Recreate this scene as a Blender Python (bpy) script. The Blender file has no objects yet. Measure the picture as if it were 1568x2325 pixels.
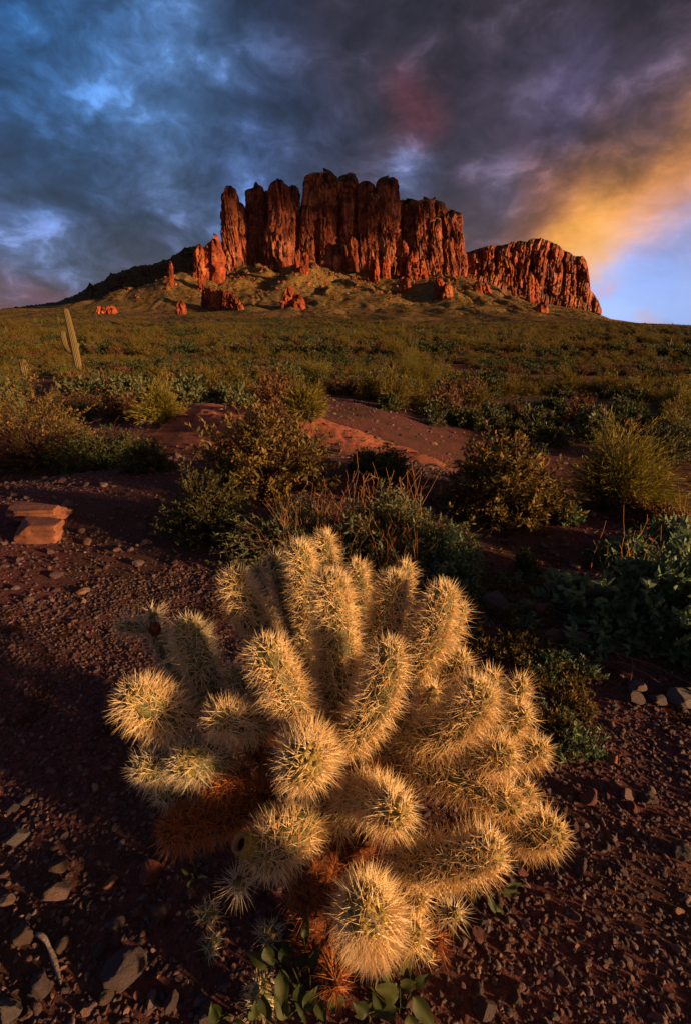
import bpy, bmesh, math, random
import numpy as np
from mathutils import Vector, Matrix

R = math.radians
sc = bpy.context.scene
COL = sc.collection
random.seed(7)

# ------------------------------------------------------------------ camera
FPX = 1097.0            # focal length in reference pixels (frame 1568 x 2324)
CU, CV = 784.0, 1162.0
TH = R(21.27)
CAMH = 1.3
cam_d = bpy.data.cameras.new('camera')
cam = bpy.data.objects.new('camera', cam_d); COL.objects.link(cam); sc.camera = cam
cam_d.sensor_fit = 'VERTICAL'; cam_d.sensor_height = 36; cam_d.lens = 36 * FPX / 2324
cam_d.clip_start = 0.03; cam_d.clip_end = 40000
cam.location = (0, 0, CAMH); cam.rotation_euler = (R(90) - TH, 0, 0)

# ------------------------------------------------------------------ light
SUN_AZ, SUN_EL = R(117), R(9)        # azimuth clockwise from +Y (the view direction)
S = Vector((math.sin(SUN_AZ) * math.cos(SUN_EL), math.cos(SUN_AZ) * math.cos(SUN_EL), math.sin(SUN_EL)))
sun_d = bpy.data.lights.new('sun', 'SUN'); sun_d.energy = 5.0; sun_d.angle = R(1.8)
sun_d.color = (1.0, 0.57, 0.255)
sun = bpy.data.objects.new('sun', sun_d); COL.objects.link(sun)
sun.rotation_euler = S.to_track_quat('Z', 'Y').to_euler()
sc.view_settings.view_transform = 'Standard'; sc.view_settings.look = 'None'
sc.view_settings.exposure = 1.15; sc.view_settings.gamma = 1.0; sc.view_settings.use_curve_mapping = False

ct, st = math.cos(TH), math.sin(TH)
def ray(u, v):
    """Viewing direction of a reference pixel; forward depth 1."""
    dx = (u - CU) / FPX; dy = (CV - v) / FPX
    return np.array((dx, ct + dy * st, -st + dy * ct))
def P(u, v, t):
    d = ray(u, v); return Vector((d[0] * t, d[1] * t, CAMH + d[2] * t))
def lin(c):
    if isinstance(c, str):
        c = [int(c[i:i + 2], 16) / 255 for i in (0, 2, 4)]
    return tuple(x / 12.92 if x <= .04045 else ((x + .055) / 1.055) ** 2.4 for x in c)

# ------------------------------------------------------------------ sky
class NT:
    """Tiny node-tree writer."""
    def __init__(s, tree): s.t = tree; s.n = tree.nodes; s.l = tree.links
    def new(s, typ, **kw):
        n = s.n.new(typ)
        for k, v in kw.items(): setattr(n, k, v)
        return n
    def put(s, sock, v):
        if isinstance(v, bpy.types.NodeSocket): s.l.new(v, sock)
        elif v is not None: sock.default_value = v
    def m(s, op, a, b=None, c=None, clamp=False):
        n = s.new('ShaderNodeMath', operation=op, use_clamp=clamp)
        s.put(n.inputs[0], a); s.put(n.inputs[1], b); s.put(n.inputs[2], c); return n.outputs[0]
    def vm(s, op, a, b=None, sc_=None):
        n = s.new('ShaderNodeVectorMath', operation=op)
        s.put(n.inputs[0], a); s.put(n.inputs[1], b)
        if sc_ is not None: s.put(n.inputs['Scale'], sc_)
        return n.outputs['Value'] if op in ('DOT_PRODUCT', 'LENGTH') else n.outputs[0]
    def noise(s, vec, scale, detail=4, rough=.55, dist=0, col=False):
        n = s.new('ShaderNodeTexNoise'); s.put(n.inputs['Vector'], vec)
        n.inputs['Scale'].default_value = scale; n.inputs['Detail'].default_value = detail
        n.inputs['Roughness'].default_value = rough; n.inputs['Distortion'].default_value = dist
        return n.outputs['Color' if col else 'Fac']
    def ramp(s, fac, stops, interp='LINEAR'):
        n = s.new('ShaderNodeValToRGB'); s.put(n.inputs[0], fac); e = n.color_ramp.elements
        n.color_ramp.interpolation = interp
        while len(e) < len(stops): e.new(.5)
        for el, (p, c) in zip(e, stops):
            el.position = p; el.color = (*(c if not isinstance(c, (int, float)) else (c, c, c)), 1)
        return n.outputs[0]
    def mix(s, fac, a, b, typ='MIX'):
        n = s.new('ShaderNodeMix', data_type='RGBA', blend_type=typ)
        s.put(n.inputs[0], fac)
        for k, v in ((6, a), (7, b)):
            if isinstance(v, (tuple, list)): v = (*v[:3], 1)
            s.put(n.inputs[k], v)
        return n.outputs[2]
    def mapr(s, v, a, b, c=0., d=1.):
        n = s.new('ShaderNodeMapRange'); s.put(n.inputs[0], v)
        for i, x in enumerate((a, b, c, d)): n.inputs[i + 1].default_value = x
        return n.outputs[0]

world = bpy.data.worlds.new('World'); sc.world = world; world.use_nodes = True
w = NT(world.node_tree); w.n.clear()
tc = w.new('ShaderNodeTexCoord'); D = w.vm('NORMALIZE', tc.outputs['Generated'])
sx = w.new('ShaderNodeSeparateXYZ'); w.put(sx.inputs[0], D)
zc = w.m('ADD', w.m('MAXIMUM', sx.outputs[2], 0.0), 0.22)
cx = w.new('ShaderNodeCombineXYZ'); w.put(cx.inputs[0], w.m('DIVIDE', sx.outputs[0], zc)); w.put(cx.inputs[1], w.m('DIVIDE', sx.outputs[1], zc))
w.put(cx.inputs[2], w.m('MULTIPLY', sx.outputs[2], 1.5))
CL = cx.outputs[0]                                   # cloud-layer coordinates
warpn = w.vm('SUBTRACT', w.noise(CL, 2.2, 8, .62, .3, True), (.5, .5, .5))
warp2 = w.vm('SUBTRACT', w.noise(D, 7.0, 6, .62, .3, True), (.5, .5, .5))
DW = w.vm('NORMALIZE', w.vm('ADD', w.vm('ADD', D, (0, 0, .008)), w.vm('ADD', w.vm('SCALE', warpn, None, .07), w.vm('SCALE', warp2, None, .085))))
# colour of the cloud cover towards a number of directions: (u, v, colour, sharpness, cloud contrast)
ANCH = [(40, 40, '1b4e84', 150, .8), (300, 120, '496ea2', 260, .9), (400, 190, '4f74a8', 300, 1.0), (180, 200, '375787', 300, .9), (260, 290, '4a6c9e', 260, 1.2), (60, 310, '263f66', 260, 1.1), (60, 170, '2a5486', 260, 1.),
        (180, 60, '2a5a90', 260, 1.), (520, 40, '26304a', 200, .7), (640, 180, '272e48', 220, .8), (560, 300, '40588a', 400, 1.1), (800, 60, '2a2634', 200, .8), (850, 160, '2b232c', 200, .8), (1150, 60, '2c232c', 200, .9),
        (1450, 60, '30242c', 200, 1.0), (930, 330, '352c3c', 300, .8), (925, 212, '5e262a', 2200, 1.), (985, 250, '60262a', 2200, 1.), (1040, 210, '332838', 800, .5), (1090, 290, '3a2f3e', 500, .5), (1220, 190, '443c52', 500, .45), (1310, 195, '585078', 1100, .5),
        (1480, 200, '504660', 700, .8), (1400, 150, '332a36', 600, .5), (60, 440, '1c2440', 260, .9), (200, 420, '222c4a', 300, .9), (30, 390, '3e5480', 700, 1.), (40, 560, '4c5c84', 500, 1.2), (170, 560, '465478', 500, 1.1),
        (330, 480, '24283e', 260, .9), (450, 420, '33466c', 400, 1.0), (360, 380, '5a72a0', 1200, 1.), (110, 672, '743a42', 2200, .5), (30, 680, '5c3c4a', 900, .5), (330, 590, '302c40', 400, .7), (230, 620, '40425a', 500, .9), (430, 510, '2e3348', 400, .8),
        (945, 372, '64719f', 1600, 1.3), (700, 350, '2c3048', 300, .8), (1080, 420, '41394c', 400, .8), (1130, 445, '6e6480', 1400, 1.1), (1080, 520, '5e4248', 600, .6), (1000, 470, '3c3446', 500, .6),
        (1250, 330, '46323a', 500, .8), (1450, 290, '54393a', 500, .8), (1220, 480, '805248', 700, .6), (1180, 535, '8c5c4a', 900, .5), (1400, 370, '80543c', 700, .6), (1540, 320, '8c5c3e', 700, .6),
        (1270, 535, 'dc8a3c', 1300, .25), (1330, 520, 'f4a03c', 1500, .12), (1345, 545, 'ffc04a', 1500, .1), (1400, 490, 'f8a844', 1300, .15), (1460, 455, 'ec963e', 1300, .2), (1540, 405, 'dc8a3c', 1200, .25), (1300, 470, 'b87444', 1000, .4), (1400, 430, 'd48c40', 1000, .4),
        (1300, 535, 'ffb23c', 1500, .08), (1370, 505, 'ffb448', 1500, .08), (1420, 480, 'ffaa48', 1500, .1), (1500, 430, 'f8a048', 1400, .1), (1320, 585, 'eaa878', 2200, .2), (1430, 510, 'dca888', 2200, .25), (1500, 480, 'b0a0b8', 2200, .2), (1400, 560, 'a4b4ec', 1400, .06), (1480, 560, '8ca8f0', 900, .04), (1550, 490, '8c9ed8', 1200, .1), (1380, 620, 'a0bafa', 900, .03), (1480, 640, '94b2fa', 600, .03), (1400, 690, 'b4ceff', 700, .03), (1560, 600, '88a8f0', 500, .03), (1560, 690, 'a4c2fa', 600, .03), (1545, 528, '8084b0', 3000, .2), (1500, 548, 'b49ab8', 6000, .2), (1385, 632, 'd8a0b0', 14000, .2),
        (1480, 733, 'd0b0b4', 9000, .2), (1540, 736, '9c94b4', 9000, .2), (1700, 380, 'c88444', 400, .4), (1720, 620, '98b2ee', 250, .1), (1950, 420, 'b88058', 100, .5), (1950, 740, 'c0b8d0', 100, .2)]
num = None; den = None; con = None
for (u, v, c, k, cc) in ANCH:
    d = Vector(ray(u, v)).normalized()
    dot = w.vm('DOT_PRODUCT', DW, tuple(d))
    e = w.m('EXPONENT', w.m('MULTIPLY_ADD', dot, float(k), -float(k)))
    e = w.m('MULTIPLY', e, (k / 100.0) ** .2)
    cv = w.vm('SCALE', tuple(lin(c)), None, e)
    cw = w.m('MULTIPLY', e, cc)
    num = cv if num is None else w.vm('ADD', num, cv)
    den = e if den is None else w.m('ADD', den, e)
    con = cw if con is None else w.m('ADD', con, cw)
for (az, el, c, k, cc) in [(180, 30, '56525f', 5, .8), (107, 5, 'e8a468', 22, .4), (-90, 30, '33507c', 6, 1.), (0, 88, '2e2c3a', 8, .8), (240, 10, '6c6884', 6, .8), (150, 10, 'b08a80', 8, .6), (0, -60, '1a1210', 8, 0.)]:
    d = Vector((math.sin(R(az)) * math.cos(R(el)), math.cos(R(az)) * math.cos(R(el)), math.sin(R(el))))
    dot = w.vm('DOT_PRODUCT', DW, tuple(d))
    e = w.m('MULTIPLY', w.m('EXPONENT', w.m('MULTIPLY_ADD', dot, float(k), -float(k))), (k / 100.0) ** .2)
    num = w.vm('ADD', num, w.vm('SCALE', tuple(lin(c)), None, e)); den = w.m('ADD', den, e); con = w.m('ADD', con, w.m('MULTIPLY', e, cc))
base = w.vm('SCALE', num, None, w.m('DIVIDE', 1.0, den))
con = w.m('DIVIDE', con, den)
CV2 = w.vm('ADD', w.vm('MULTIPLY', D, (3.2, 3.2, 5.6)), w.vm('SCALE', CL, None, .42))
CV2 = w.vm('ADD', CV2, w.vm('SCALE', w.vm('SUBTRACT', w.noise(CV2, .9, 4, .55, 0, True), (.5, .5, .5)), None, .9))
def cl_(off, sc_, det, rg): return w.noise(w.vm('ADD', CV2, off), sc_, det, rg)
nA = cl_((0, 0, 0), 1.25, 10, .60); nB = cl_((.09, .05, -.20), 1.25, 6, .52)
nC = cl_((7, 3, 1), .5, 3, .5)
rel = w.m('SUBTRACT', nA, nB)                        # relief of the cloud underside
body = w.ramp(nA, [(.36, 0.), (.64, 1.)], 'EASE')
nn = w.m('ADD', w.m('MULTIPLY', rel, 2.3), w.m('ADD', w.m('MULTIPLY', w.m('SUBTRACT', body, .52), .62), w.m('MULTIPLY', w.m('SUBTRACT', nC, .5), 1.1)))
mod = w.m('EXPONENT', w.m('MULTIPLY', w.m('MULTIPLY', nn, con), 1.5))
hi = w.m('MULTIPLY', w.m('MULTIPLY', w.ramp(w.m('ADD', nA, rel), [(.58, 0.), (.78, 1.)], 'EASE'), con), .22, None, True)
base = w.mix(hi, base, w.vm('ADD', w.vm('SCALE', base, None, 2.6), (.015, .018, .03)))
skyc = w.vm('SCALE', base, None, mod)
# thin veil of the physical sky behind the cloud cover
nis = w.new('ShaderNodeTexSky', sky_type='NISHITA'); nis.sun_disc = False
nis.sun_elevation = SUN_EL; nis.sun_rotation = SUN_AZ
bg = w.new('ShaderNodeBackground'); w.put(bg.inputs[0], skyc); bg.inputs[1].default_value = 0.47
bg2 = w.new('ShaderNodeBackground'); w.put(bg2.inputs[0], nis.outputs[0]); bg2.inputs[1].default_value = 0.004
ad = w.new('ShaderNodeAddShader'); w.l.new(bg.outputs[0], ad.inputs[0]); w.l.new(bg2.outputs[0], ad.inputs[1])
wo = w.new('ShaderNodeOutputWorld'); w.l.new(ad.outputs[0], wo.inputs[0])
world.cycles.sampling_method = 'MANUAL'; world.cycles.sample_map_resolution = 512

# ------------------------------------------------------------------ numpy noise
def _h(ix, iy, s):
    a = (ix.astype(np.int64) * 374761393 + iy.astype(np.int64) * 668265263 + s * 974634777) & 0xffffffff
    a = ((a ^ (a >> 13)) * 1274126177) & 0xffffffff
    a = ((a ^ (a >> 16)) * 2246822519) & 0xffffffff
    return ((a ^ (a >> 15)) & 0xffffff) / float(0xffffff)
def vn(x, y, s=0):
    x = np.asarray(x, float); y = np.asarray(y, float)
    ix = np.floor(x); iy = np.floor(y); fx = x - ix; fy = y - iy
    fx = fx * fx * fx * (fx * (fx * 6 - 15) + 10); fy = fy * fy * fy * (fy * (fy * 6 - 15) + 10)
    a = _h(ix, iy, s); b = _h(ix + 1, iy, s); c = _h(ix, iy + 1, s); d = _h(ix + 1, iy + 1, s)
    return ((a * (1 - fx) + b * fx) * (1 - fy) + (c * (1 - fx) + d * fx) * fy) * 2 - 1
def fbm(x, y, o=4, s=0, g=.5):
    r = 0; a = 1; t = 0
    for i in range(o):
        r = r + a * vn(x, y, s + i * 17); t += a; a *= g
        x = np.asarray(x) * 2.03 + 11.3; y = np.asarray(y) * 1.97 - 7.1
    return r / t
def sstep(a, b, x):
    t = np.clip((np.asarray(x, float) - a) / (b - a), 0, 1); return t * t * (3 - 2 * t)

# ------------------------------------------------------------------ terrain height
PL_D = [0, 4.4, 5.4, 6.4, 7.6, 9.0, 11, 14, 20, 38, 60, 100, 250]
PL_L = [0, 0, -.12, -.42, -.55, -.50, -.55, -.75, -1.3, -2.25, -2.8, -3.1, -3.2]
PL_R = [0, -.10, -.34, -.75, -1.25, -1.6, -1.75, -1.6, -1.75, -2.45, -2.9, -3.2, -3.4]
TP_U = [-900, -400, 0, 60, 130, 200, 300, 400, 450, 500, 560, 620, 700, 760, 850, 950, 1010, 1055, 1100, 1200, 1260, 1330, 1390, 1450, 1568, 2200]
TP_V = [700, 700, 700, 697, 693, 682, 672, 656, 645, 622, 603, 608, 600, 612, 622, 630, 622, 632, 648, 678, 690, 702, 724, 733, 741, 744]
PE_U = [-900, 0, 300, 600, 900, 1200, 1400, 1568, 2200]
PE_V = [712, 714, 717, 723, 729, 731, 736, 742, 744]
def elev_tan(u, v):      # slope of the ray (dz / dy) and x / y
    dy = (CV - v) / FPX; return (-st + dy * ct) / (ct + dy * st)
def height(x, y):
    x = np.asarray(x, float); y = np.asarray(y, float)
    d = np.hypot(x, y); a = x / (np.abs(y) + .6)
    s = sstep(-.12, .38, a)
    z = np.interp(d, PL_D, PL_L) * (1 - s) + np.interp(d, PL_D, PL_R) * s
    # lit mound with the bare path
    cx_ = x + 0.55 * (y - 8.2)      # ridge axis runs from far left to near right
    mound = np.exp(-((y - (7.9 - .55 * x)) / 1.15) ** 2) * sstep(-4.4, -2.6, x) * (1 - sstep(1.0, 2.4, x))
    z = z + .34 * mound * (1 - sstep(.4, 1.0, np.abs(s - .0)) * .3)
    # far plain and talus
    yy = np.maximum(y, 1.0); uu = CU + FPX * np.clip(x / yy, -4, 4) * 1.085
    vt = np.interp(uu, TP_U, TP_V); vp = np.interp(uu, PE_U, PE_V)
    zt = CAMH + 1700 * elev_tan(0, vt); zp = CAMH + 850 * elev_tan(0, vp)
    k1 = np.clip((y - 250) / 600, 0, 1); k2 = np.clip((y - 850) / 850, 0, 1)
    zf = -3.3 * (1 - k1) + zp * k1 ** 1.15
    zf = np.where(y > 250, zf, 0)
    zf = np.where(y > 850, zp + (zt - zp) * (.42 * k2 + .58 * k2 ** 1.7), zf)
    gul = fbm(x / 95 + .7 * fbm(x / 120, y / 130, 3, 5) + (y - 1400) / 900, y / 330, 4, 3)
    amp = np.clip(zt - zp, 0, 120) * .22 * k2 * (1 - .45 * k2) * 2
    zf = zf - amp * (1 - np.abs(gul) * 2.6) * .5
    # spur hill on the left of the talus
    zf = zf + 60 * np.exp(-((x + 395) / 120) ** 2 - ((y - 1330) / 150) ** 2) + 22 * np.exp(-((x + 560) / 110) ** 2 - ((y - 1300) / 130) ** 2)
    zf = zf + 34 * np.exp(-((x + 110 - .25 * (y - 1480)) / 42) ** 2 - ((y - 1460) / 190) ** 2) + 24 * np.exp(-((x - 230 + .2 * (y - 1480)) / 46) ** 2 - ((y - 1450) / 190) ** 2)
    zf = np.where(y > 1700, np.where(zt > 30, zt * np.exp(-(y - 1700) / 9000), zt + (zt - 1.3) * (y - 1700) / 1700), zf)
    zf = zf + sstep(300, 620, y) * (1 - sstep(900, 1200, y)) * (7.5 * fbm(x / 120 + .5 * vn(x / 200, y / 200, 31), (y + x * .3) / 210, 3, 32) + 2.5 * fbm(x / 40, y / 90, 3, 33))
    z = np.where(y > 250, zf, z)
    # roughness on every scale
    z = z + .10 * mound * fbm(x * 1.6, y * 1.6, 4, 29, .6) + .035 * fbm(x * .9, y * .9, 3, 21) * sstep(.5, 3, d) + .012 * fbm(x * 5, y * 5, 3, 22)
    z = z + .16 * fbm(x / 3.2, y / 3.2, 3, 23) * sstep(6, 20, d) + .5 * fbm(x / 22, y / 22, 3, 24) * sstep(20, 90, d)
    z = z + 2.4 * fbm(x / 90, y / 90, 3, 25) * sstep(150, 700, d)
    z = z + 3.4 * fbm(x / 17, y / 30, 4, 26) * sstep(950, 1400, y) * (zt > 40)
    return z
def gz(x, y): return float(height(x, y))
def G(u, v):
    """Where the ray of a reference pixel meets the ground."""
    d = ray(u, v); ts = np.geomspace(.2, 6000, 900)
    zz = CAMH + d[2] * ts - height(d[0] * ts, d[1] * ts)
    if not (zz < 0).any(): return None, None
    i = int(np.argmax(zz < 0)); lo, hi = ts[max(i - 1, 0)], ts[i]
    for _ in range(18):
        m = (lo + hi) / 2
        if CAMH + d[2] * m < gz(d[0] * m, d[1] * m): hi = m
        else: lo = m
    return Vector((d[0] * lo, d[1] * lo, gz(d[0] * lo, d[1] * lo))), lo

# ------------------------------------------------------------------ mesh helpers
def mesh(name, V, F, mats=(), midx=None, smooth=True, attrs=None):
    me = bpy.data.meshes.new(name)
    V = np.asarray(V, np.float32).reshape(-1, 3)
    if isinstance(F, np.ndarray): Fs = [F]
    else: Fs = [np.asarray(f) for f in F if len(f)]
    me.vertices.add(len(V)); me.vertices.foreach_set('co', V.ravel())
    tot = np.concatenate([np.full(len(f), f.shape[1], np.int32) for f in Fs]); lp = np.concatenate([f.ravel() for f in Fs]).astype(np.int32)
    me.loops.add(len(lp)); me.loops.foreach_set('vertex_index', lp)
    me.polygons.add(len(tot)); me.polygons.foreach_set('loop_start', np.concatenate(([0], np.cumsum(tot)[:-1])).astype(np.int32))
    if midx is not None: me.polygons.foreach_set('material_index', np.asarray(midx, np.int32))
    for m in mats: me.materials.append(m)
    if attrs:
        for k, a in attrs.items():
            a = np.asarray(a, np.float32)
            if a.ndim == 1: me.attributes.new(k, 'FLOAT', 'POINT').data.foreach_set('value', a)
            else: me.attributes.new(k, 'FLOAT_VECTOR', 'POINT').data.foreach_set('vector', a.ravel())
    me.update(calc_edges=True)
    me.polygons.foreach_set('use_smooth', np.full(len(tot), bool(smooth)))
    me.validate()
    return me
def link(name, me, parent=None, loc=None, label=None, cat=None, group=None, kind=None):
    o = bpy.data.objects.new(name, me); COL.objects.link(o)
    if parent is not None: o.parent = parent
    if loc is not None: o.location = loc
    for k, v in (('label', label), ('category', cat), ('group', group), ('kind', kind)):
        if v: o[k] = v
    return o
def copy_tree(root, loc, rot, scale, label, group=None):
    r = root.copy(); COL.objects.link(r); r.location = loc; r.rotation_euler = rot; r.scale = scale
    if label: r['label'] = label
    if group: r['group'] = group
    for ch in list(root.children):
        c = ch.copy(); COL.objects.link(c); c.parent = r
        for g in ch.children:
            q = g.copy(); COL.objects.link(q); q.parent = c
    return r
class Geo:
    """Collects vertex and face blocks with material slots."""
    def __init__(s): s.V = []; s.F3 = []; s.F4 = []; s.M3 = []; s.M4 = []; s.n = 0; s.A = []
    def add(s, V, F, mi=0, a=0.):
        V = np.asarray(V, float).reshape(-1, 3); F = np.asarray(F) + s.n
        s.V.append(V); s.n += len(V); s.A.append(np.full(len(V), a) if np.isscalar(a) else np.asarray(a, float))
        if F.shape[1] == 3: s.F3.append(F); s.M3.append(np.full(len(F), mi))
        else: s.F4.append(F); s.M4.append(np.full(len(F), mi))
    def mesh(s, name, mats, smooth=True):
        Fs = []; M = []
        if s.F3: Fs.append(np.concatenate(s.F3)); M += s.M3
        if s.F4: Fs.append(np.concatenate(s.F4)); M += s.M4
        return mesh(name, np.concatenate(s.V), Fs, mats, np.concatenate(M), smooth, {'tint': np.concatenate(s.A)})
def nrm(a): return a / np.maximum(np.linalg.norm(a, axis=-1, keepdims=True), 1e-9)
def perp(d):
    r = np.where(np.abs(d[..., 2:3]) < .9, np.array([0, 0, 1.]), np.array([1., 0, 0])); return nrm(np.cross(d, r))
def frames(T):
    """Twist-free frame along a path of unit tangents."""
    A = np.zeros_like(T); A[0] = perp(T[:1])[0]
    for i in range(1, len(T)): A[i] = nrm(A[i - 1] - T[i] * np.dot(A[i - 1], T[i]))
    return A, np.cross(T, A)
def spikes(g, B, Dr, L, W, mi=0, a=None):
    """Thin three-sided spines, one per row."""
    n = len(B); p = perp(Dr); q = np.cross(Dr, p); L = np.asarray(L).reshape(-1, 1); W = np.asarray(W).reshape(-1, 1)
    vs = []
    for k in range(3):
        t = k * 2.0944; vs.append(B + (p * math.cos(t) + q * math.sin(t)) * W * .5)
    vs.append(B + Dr * L)
    V = np.stack(vs, 1).reshape(-1, 3); i = np.arange(n)[:, None] * 4
    F = np.concatenate([i + np.array([[0, 1, 3]]), i + np.array([[1, 2, 3]]), i + np.array([[2, 0, 3]])])
    g.add(V, F, mi, 0. if a is None else np.repeat(a, 4))
def leaves(g, B, Dr, Sd, L, W, mi=0, a=None, fold=.18):
    """Pointed leaves folded along the midrib (two triangles pairs)."""
    n = len(B); Sd = nrm(Sd - Dr * np.sum(Sd * Dr, 1, keepdims=True)); N = np.cross(Dr, Sd)
    L = np.asarray(L).reshape(-1, 1); W = np.asarray(W).reshape(-1, 1)
    V = np.stack([B, B + Dr * L * .5 + Sd * W * .5 + N * W * fold, B + Dr * L - N * L * .12, B + Dr * L * .5 - Sd * W * .5 + N * W * fold], 1).reshape(-1, 3)
    i = np.arange(n)[:, None] * 4
    g.add(V, np.concatenate([i + np.array([[0, 1, 2]]), i + np.array([[0, 2, 3]])]), mi, 0. if a is None else np.repeat(a, 4))
def tubes(g, Pt, Rd, mi=0, sides=3, a=0.):
    """Pt (N,K,3) centre lines, Rd (N,K) radii."""
    N, K, _ = Pt.shape
    T = nrm(np.gradient(Pt, axis=1)); A = perp(T); B = np.cross(T, A)
    ring = [Pt + (A * math.cos(2 * math.pi * k / sides) + B * math.sin(2 * math.pi * k / sides)) * Rd[..., None] for k in range(sides)]
    V = np.stack(ring, 2).reshape(-1, 3)
    idx = np.arange(N * K * sides).reshape(N, K, sides)
    F = np.stack([idx[:, :-1], np.roll(idx, -1, 2)[:, :-1], np.roll(idx, -1, 2)[:, 1:], idx[:, 1:]], -1).reshape(-1, 4)
    g.add(V, F, mi, a)

# ------------------------------------------------------------------ materials
def mat(name, rough=.9, spec=.2):
    m = bpy.data.materials.new(name); m.use_nodes = True; t = NT(m.node_tree); b = t.n['Principled BSDF']
    b.inputs['Roughness'].default_value = rough; b.inputs['Specular IOR Level'].default_value = spec
    return m, t, b
def bump(t, b, h, strength, dist):
    n = t.new('ShaderNodeBump'); n.inputs['Strength'].default_value = strength; n.inputs['Distance'].default_value = dist
    t.put(n.inputs['Height'], h); t.l.new(n.outputs[0], b.inputs['Normal'])

# ground
m_ground, t, b = mat('ground_soil', .95, .1)
geo = t.new('ShaderNodeNewGeometry'); pos = geo.outputs['Position']
nf = t.noise(pos, 38, 6, .7); nm = t.noise(pos, 1.1, 5, .6); nl = t.noise(pos, .045, 6, .62, .3); ng = t.noise(pos, .16, 7, .7)
zone = t.new('ShaderNodeAttribute', attribute_name='zone'); sandz = t.new('ShaderNodeAttribute', attribute_name='sand')
soil = t.mix(t.ramp(nf, [(.35, 0.), (.7, 1.)]), (.042, .014, .014), (.155, .056, .050))
soil = t.mix(t.ramp(nm, [(.45, 0.), (.62, 1.)]), soil, (.055, .030, .016))
sand = t.mix(t.ramp(t.noise(pos, 9, 5, .7), [(.4, 0.), (.62, 1.)]), (.40, .135, .070), (.22, .070, .044))
c1 = t.mix(sandz.outputs['Fac'], soil, sand)
grass = t.mix(t.ramp(ng, [(.42, 0.), (.6, 1.)]), (.046, .034, .014), (.105, .058, .026))
grass = t.mix(t.ramp(nl, [(.35, 0.), (.55, .75)]), grass, (.034, .044, .012))
reddirt = t.mix(t.ramp(t.noise(pos, .22, 7, .65), [(.46, 0.), (.58, 1.)]), grass, (.13, .042, .026))
c2 = t.mix(zone.outputs['Fac'], c1, reddirt)
talz = t.new('ShaderNodeAttribute', attribute_name='talus')
speck = t.noise(pos, .11, 8, .82)
tal = t.mix(t.ramp(speck, [(.44, 0.), (.56, 1.)]), (.042, .056, .013), (.20, .098, .032))
tal = t.mix(t.ramp(t.noise(pos, .02, 5, .6), [(.4, 0.), (.65, .7)]), tal, (.10, .062, .022))
c3 = t.mix(talz.outputs['Fac'], c2, tal)
t.put(b.inputs['Base Color'], c3)
bump(t, b, t.m('ADD', nf, t.m('MULTIPLY', t.noise(pos, 110, 3, .7), .4)), .7, .02)

# rock of the mountain
def rock_mat(name, dark, midc, pale, scale, veg=0.):
    m, t, b = mat(name, .92, .12)
    g = t.new('ShaderNodeNewGeometry'); p = g.outputs['Position']
    st_ = t.vm('MULTIPLY', p, (1., 1., .38))
    a = t.noise(st_, scale, 7, .65, .4); c = t.noise(p, scale * .45, 6, .62); f = t.noise(st_, scale * 4.5, 5, .7)
    col = t.mix(t.ramp(a, [(.36, 0.), (.62, 1.)]), dark, midc)
    col = t.mix(t.ramp(c, [(.50, 0.), (.68, .8)]), col, pale)
    col = t.mix(t.ramp(t.noise(p, scale * .8, 6, .7, .6), [(.42, .75), (.50, 0.)]), col, tuple(x * .8 for x in dark))
    col = t.mix(t.ramp(f, [(.35, .55), (.55, 0.)]), col, tuple(x * .35 for x in dark))
    if veg:
        s = t.new('ShaderNodeSeparateXYZ'); t.put(s.inputs[0], g.outputs['Normal'])
        up = t.m('ADD', s.outputs[2], t.m('MULTIPLY', t.m('SUBTRACT', t.noise(p, scale * 2.5, 4, .6), .5), .8))
        col = t.mix(t.mapr(up, .55, .75), col, (.05, .048, .018))
    t.put(b.inputs['Base Color'], col)
    bump(t, b, t.m('ADD', a, t.m('ADD', t.m('MULTIPLY', f, .5), t.m('MULTIPLY', t.noise(p, scale * 3, 6, .75), 1.2))), 1., 6 * .03 / scale)
    return m
m_cliff = rock_mat('cliff_rock', (.10, .026, .017), (.38, .108, .052), (.50, .20, .10), .034, .8)
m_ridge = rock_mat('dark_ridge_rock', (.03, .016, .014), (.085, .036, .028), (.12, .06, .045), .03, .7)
m_spire = rock_mat('spire_rock', (.12, .027, .015), (.40, .092, .036), (.50, .17, .075), .05)

def stone_mat(name, c1, c2, sp=.5, scale=30):
    m, t, b = mat(name, .75, .35)
    tcn = t.new('ShaderNodeTexCoord'); p = tcn.outputs['Object']
    oi = t.new('ShaderNodeObjectInfo')
    p = t.vm('ADD', p, t.vm('SCALE', (3.1, 1.7, 2.3), None, oi.outputs['Random']))
    a = t.noise(p, scale * .35, 5, .65); f = t.noise(p, scale * 3, 3, .6)
    col = t.mix(t.ramp(a, [(.35, 0.), (.65, 1.)]), c1, c2)
    col = t.mix(t.ramp(f, [(.57, 0.), (.64, sp)]), col, (.30, .23, .22))
    t.put(b.inputs['Base Color'], col); bump(t, b, t.m('ADD', t.noise(p, scale * .12, 6, .7), t.m('ADD', t.m('MULTIPLY', a, .6), t.m('MULTIPLY', f, .35))), 1., .012)
    return m
m_st = {'purple': stone_mat('purple_grey_stone', (.034, .022, .026), (.082, .052, .057)),
        'red': stone_mat('dark_red_stone', (.08, .018, .014), (.19, .045, .03)),
        'brown': stone_mat('brown_stone', (.042, .024, .019), (.098, .056, .042)),
        'pink': stone_mat('pale_pink_stone', (.085, .048, .044), (.18, .108, .094)),
        'orange': stone_mat('orange_brown_stone', (.20, .06, .025), (.36, .14, .06)),
        'grey': stone_mat('grey_stone', (.050, .042, .044), (.125, .102, .102)),
        'sandstone': stone_mat('tan_sandstone', (.085, .030, .016), (.19, .070, .034), .1, 14)}
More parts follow.
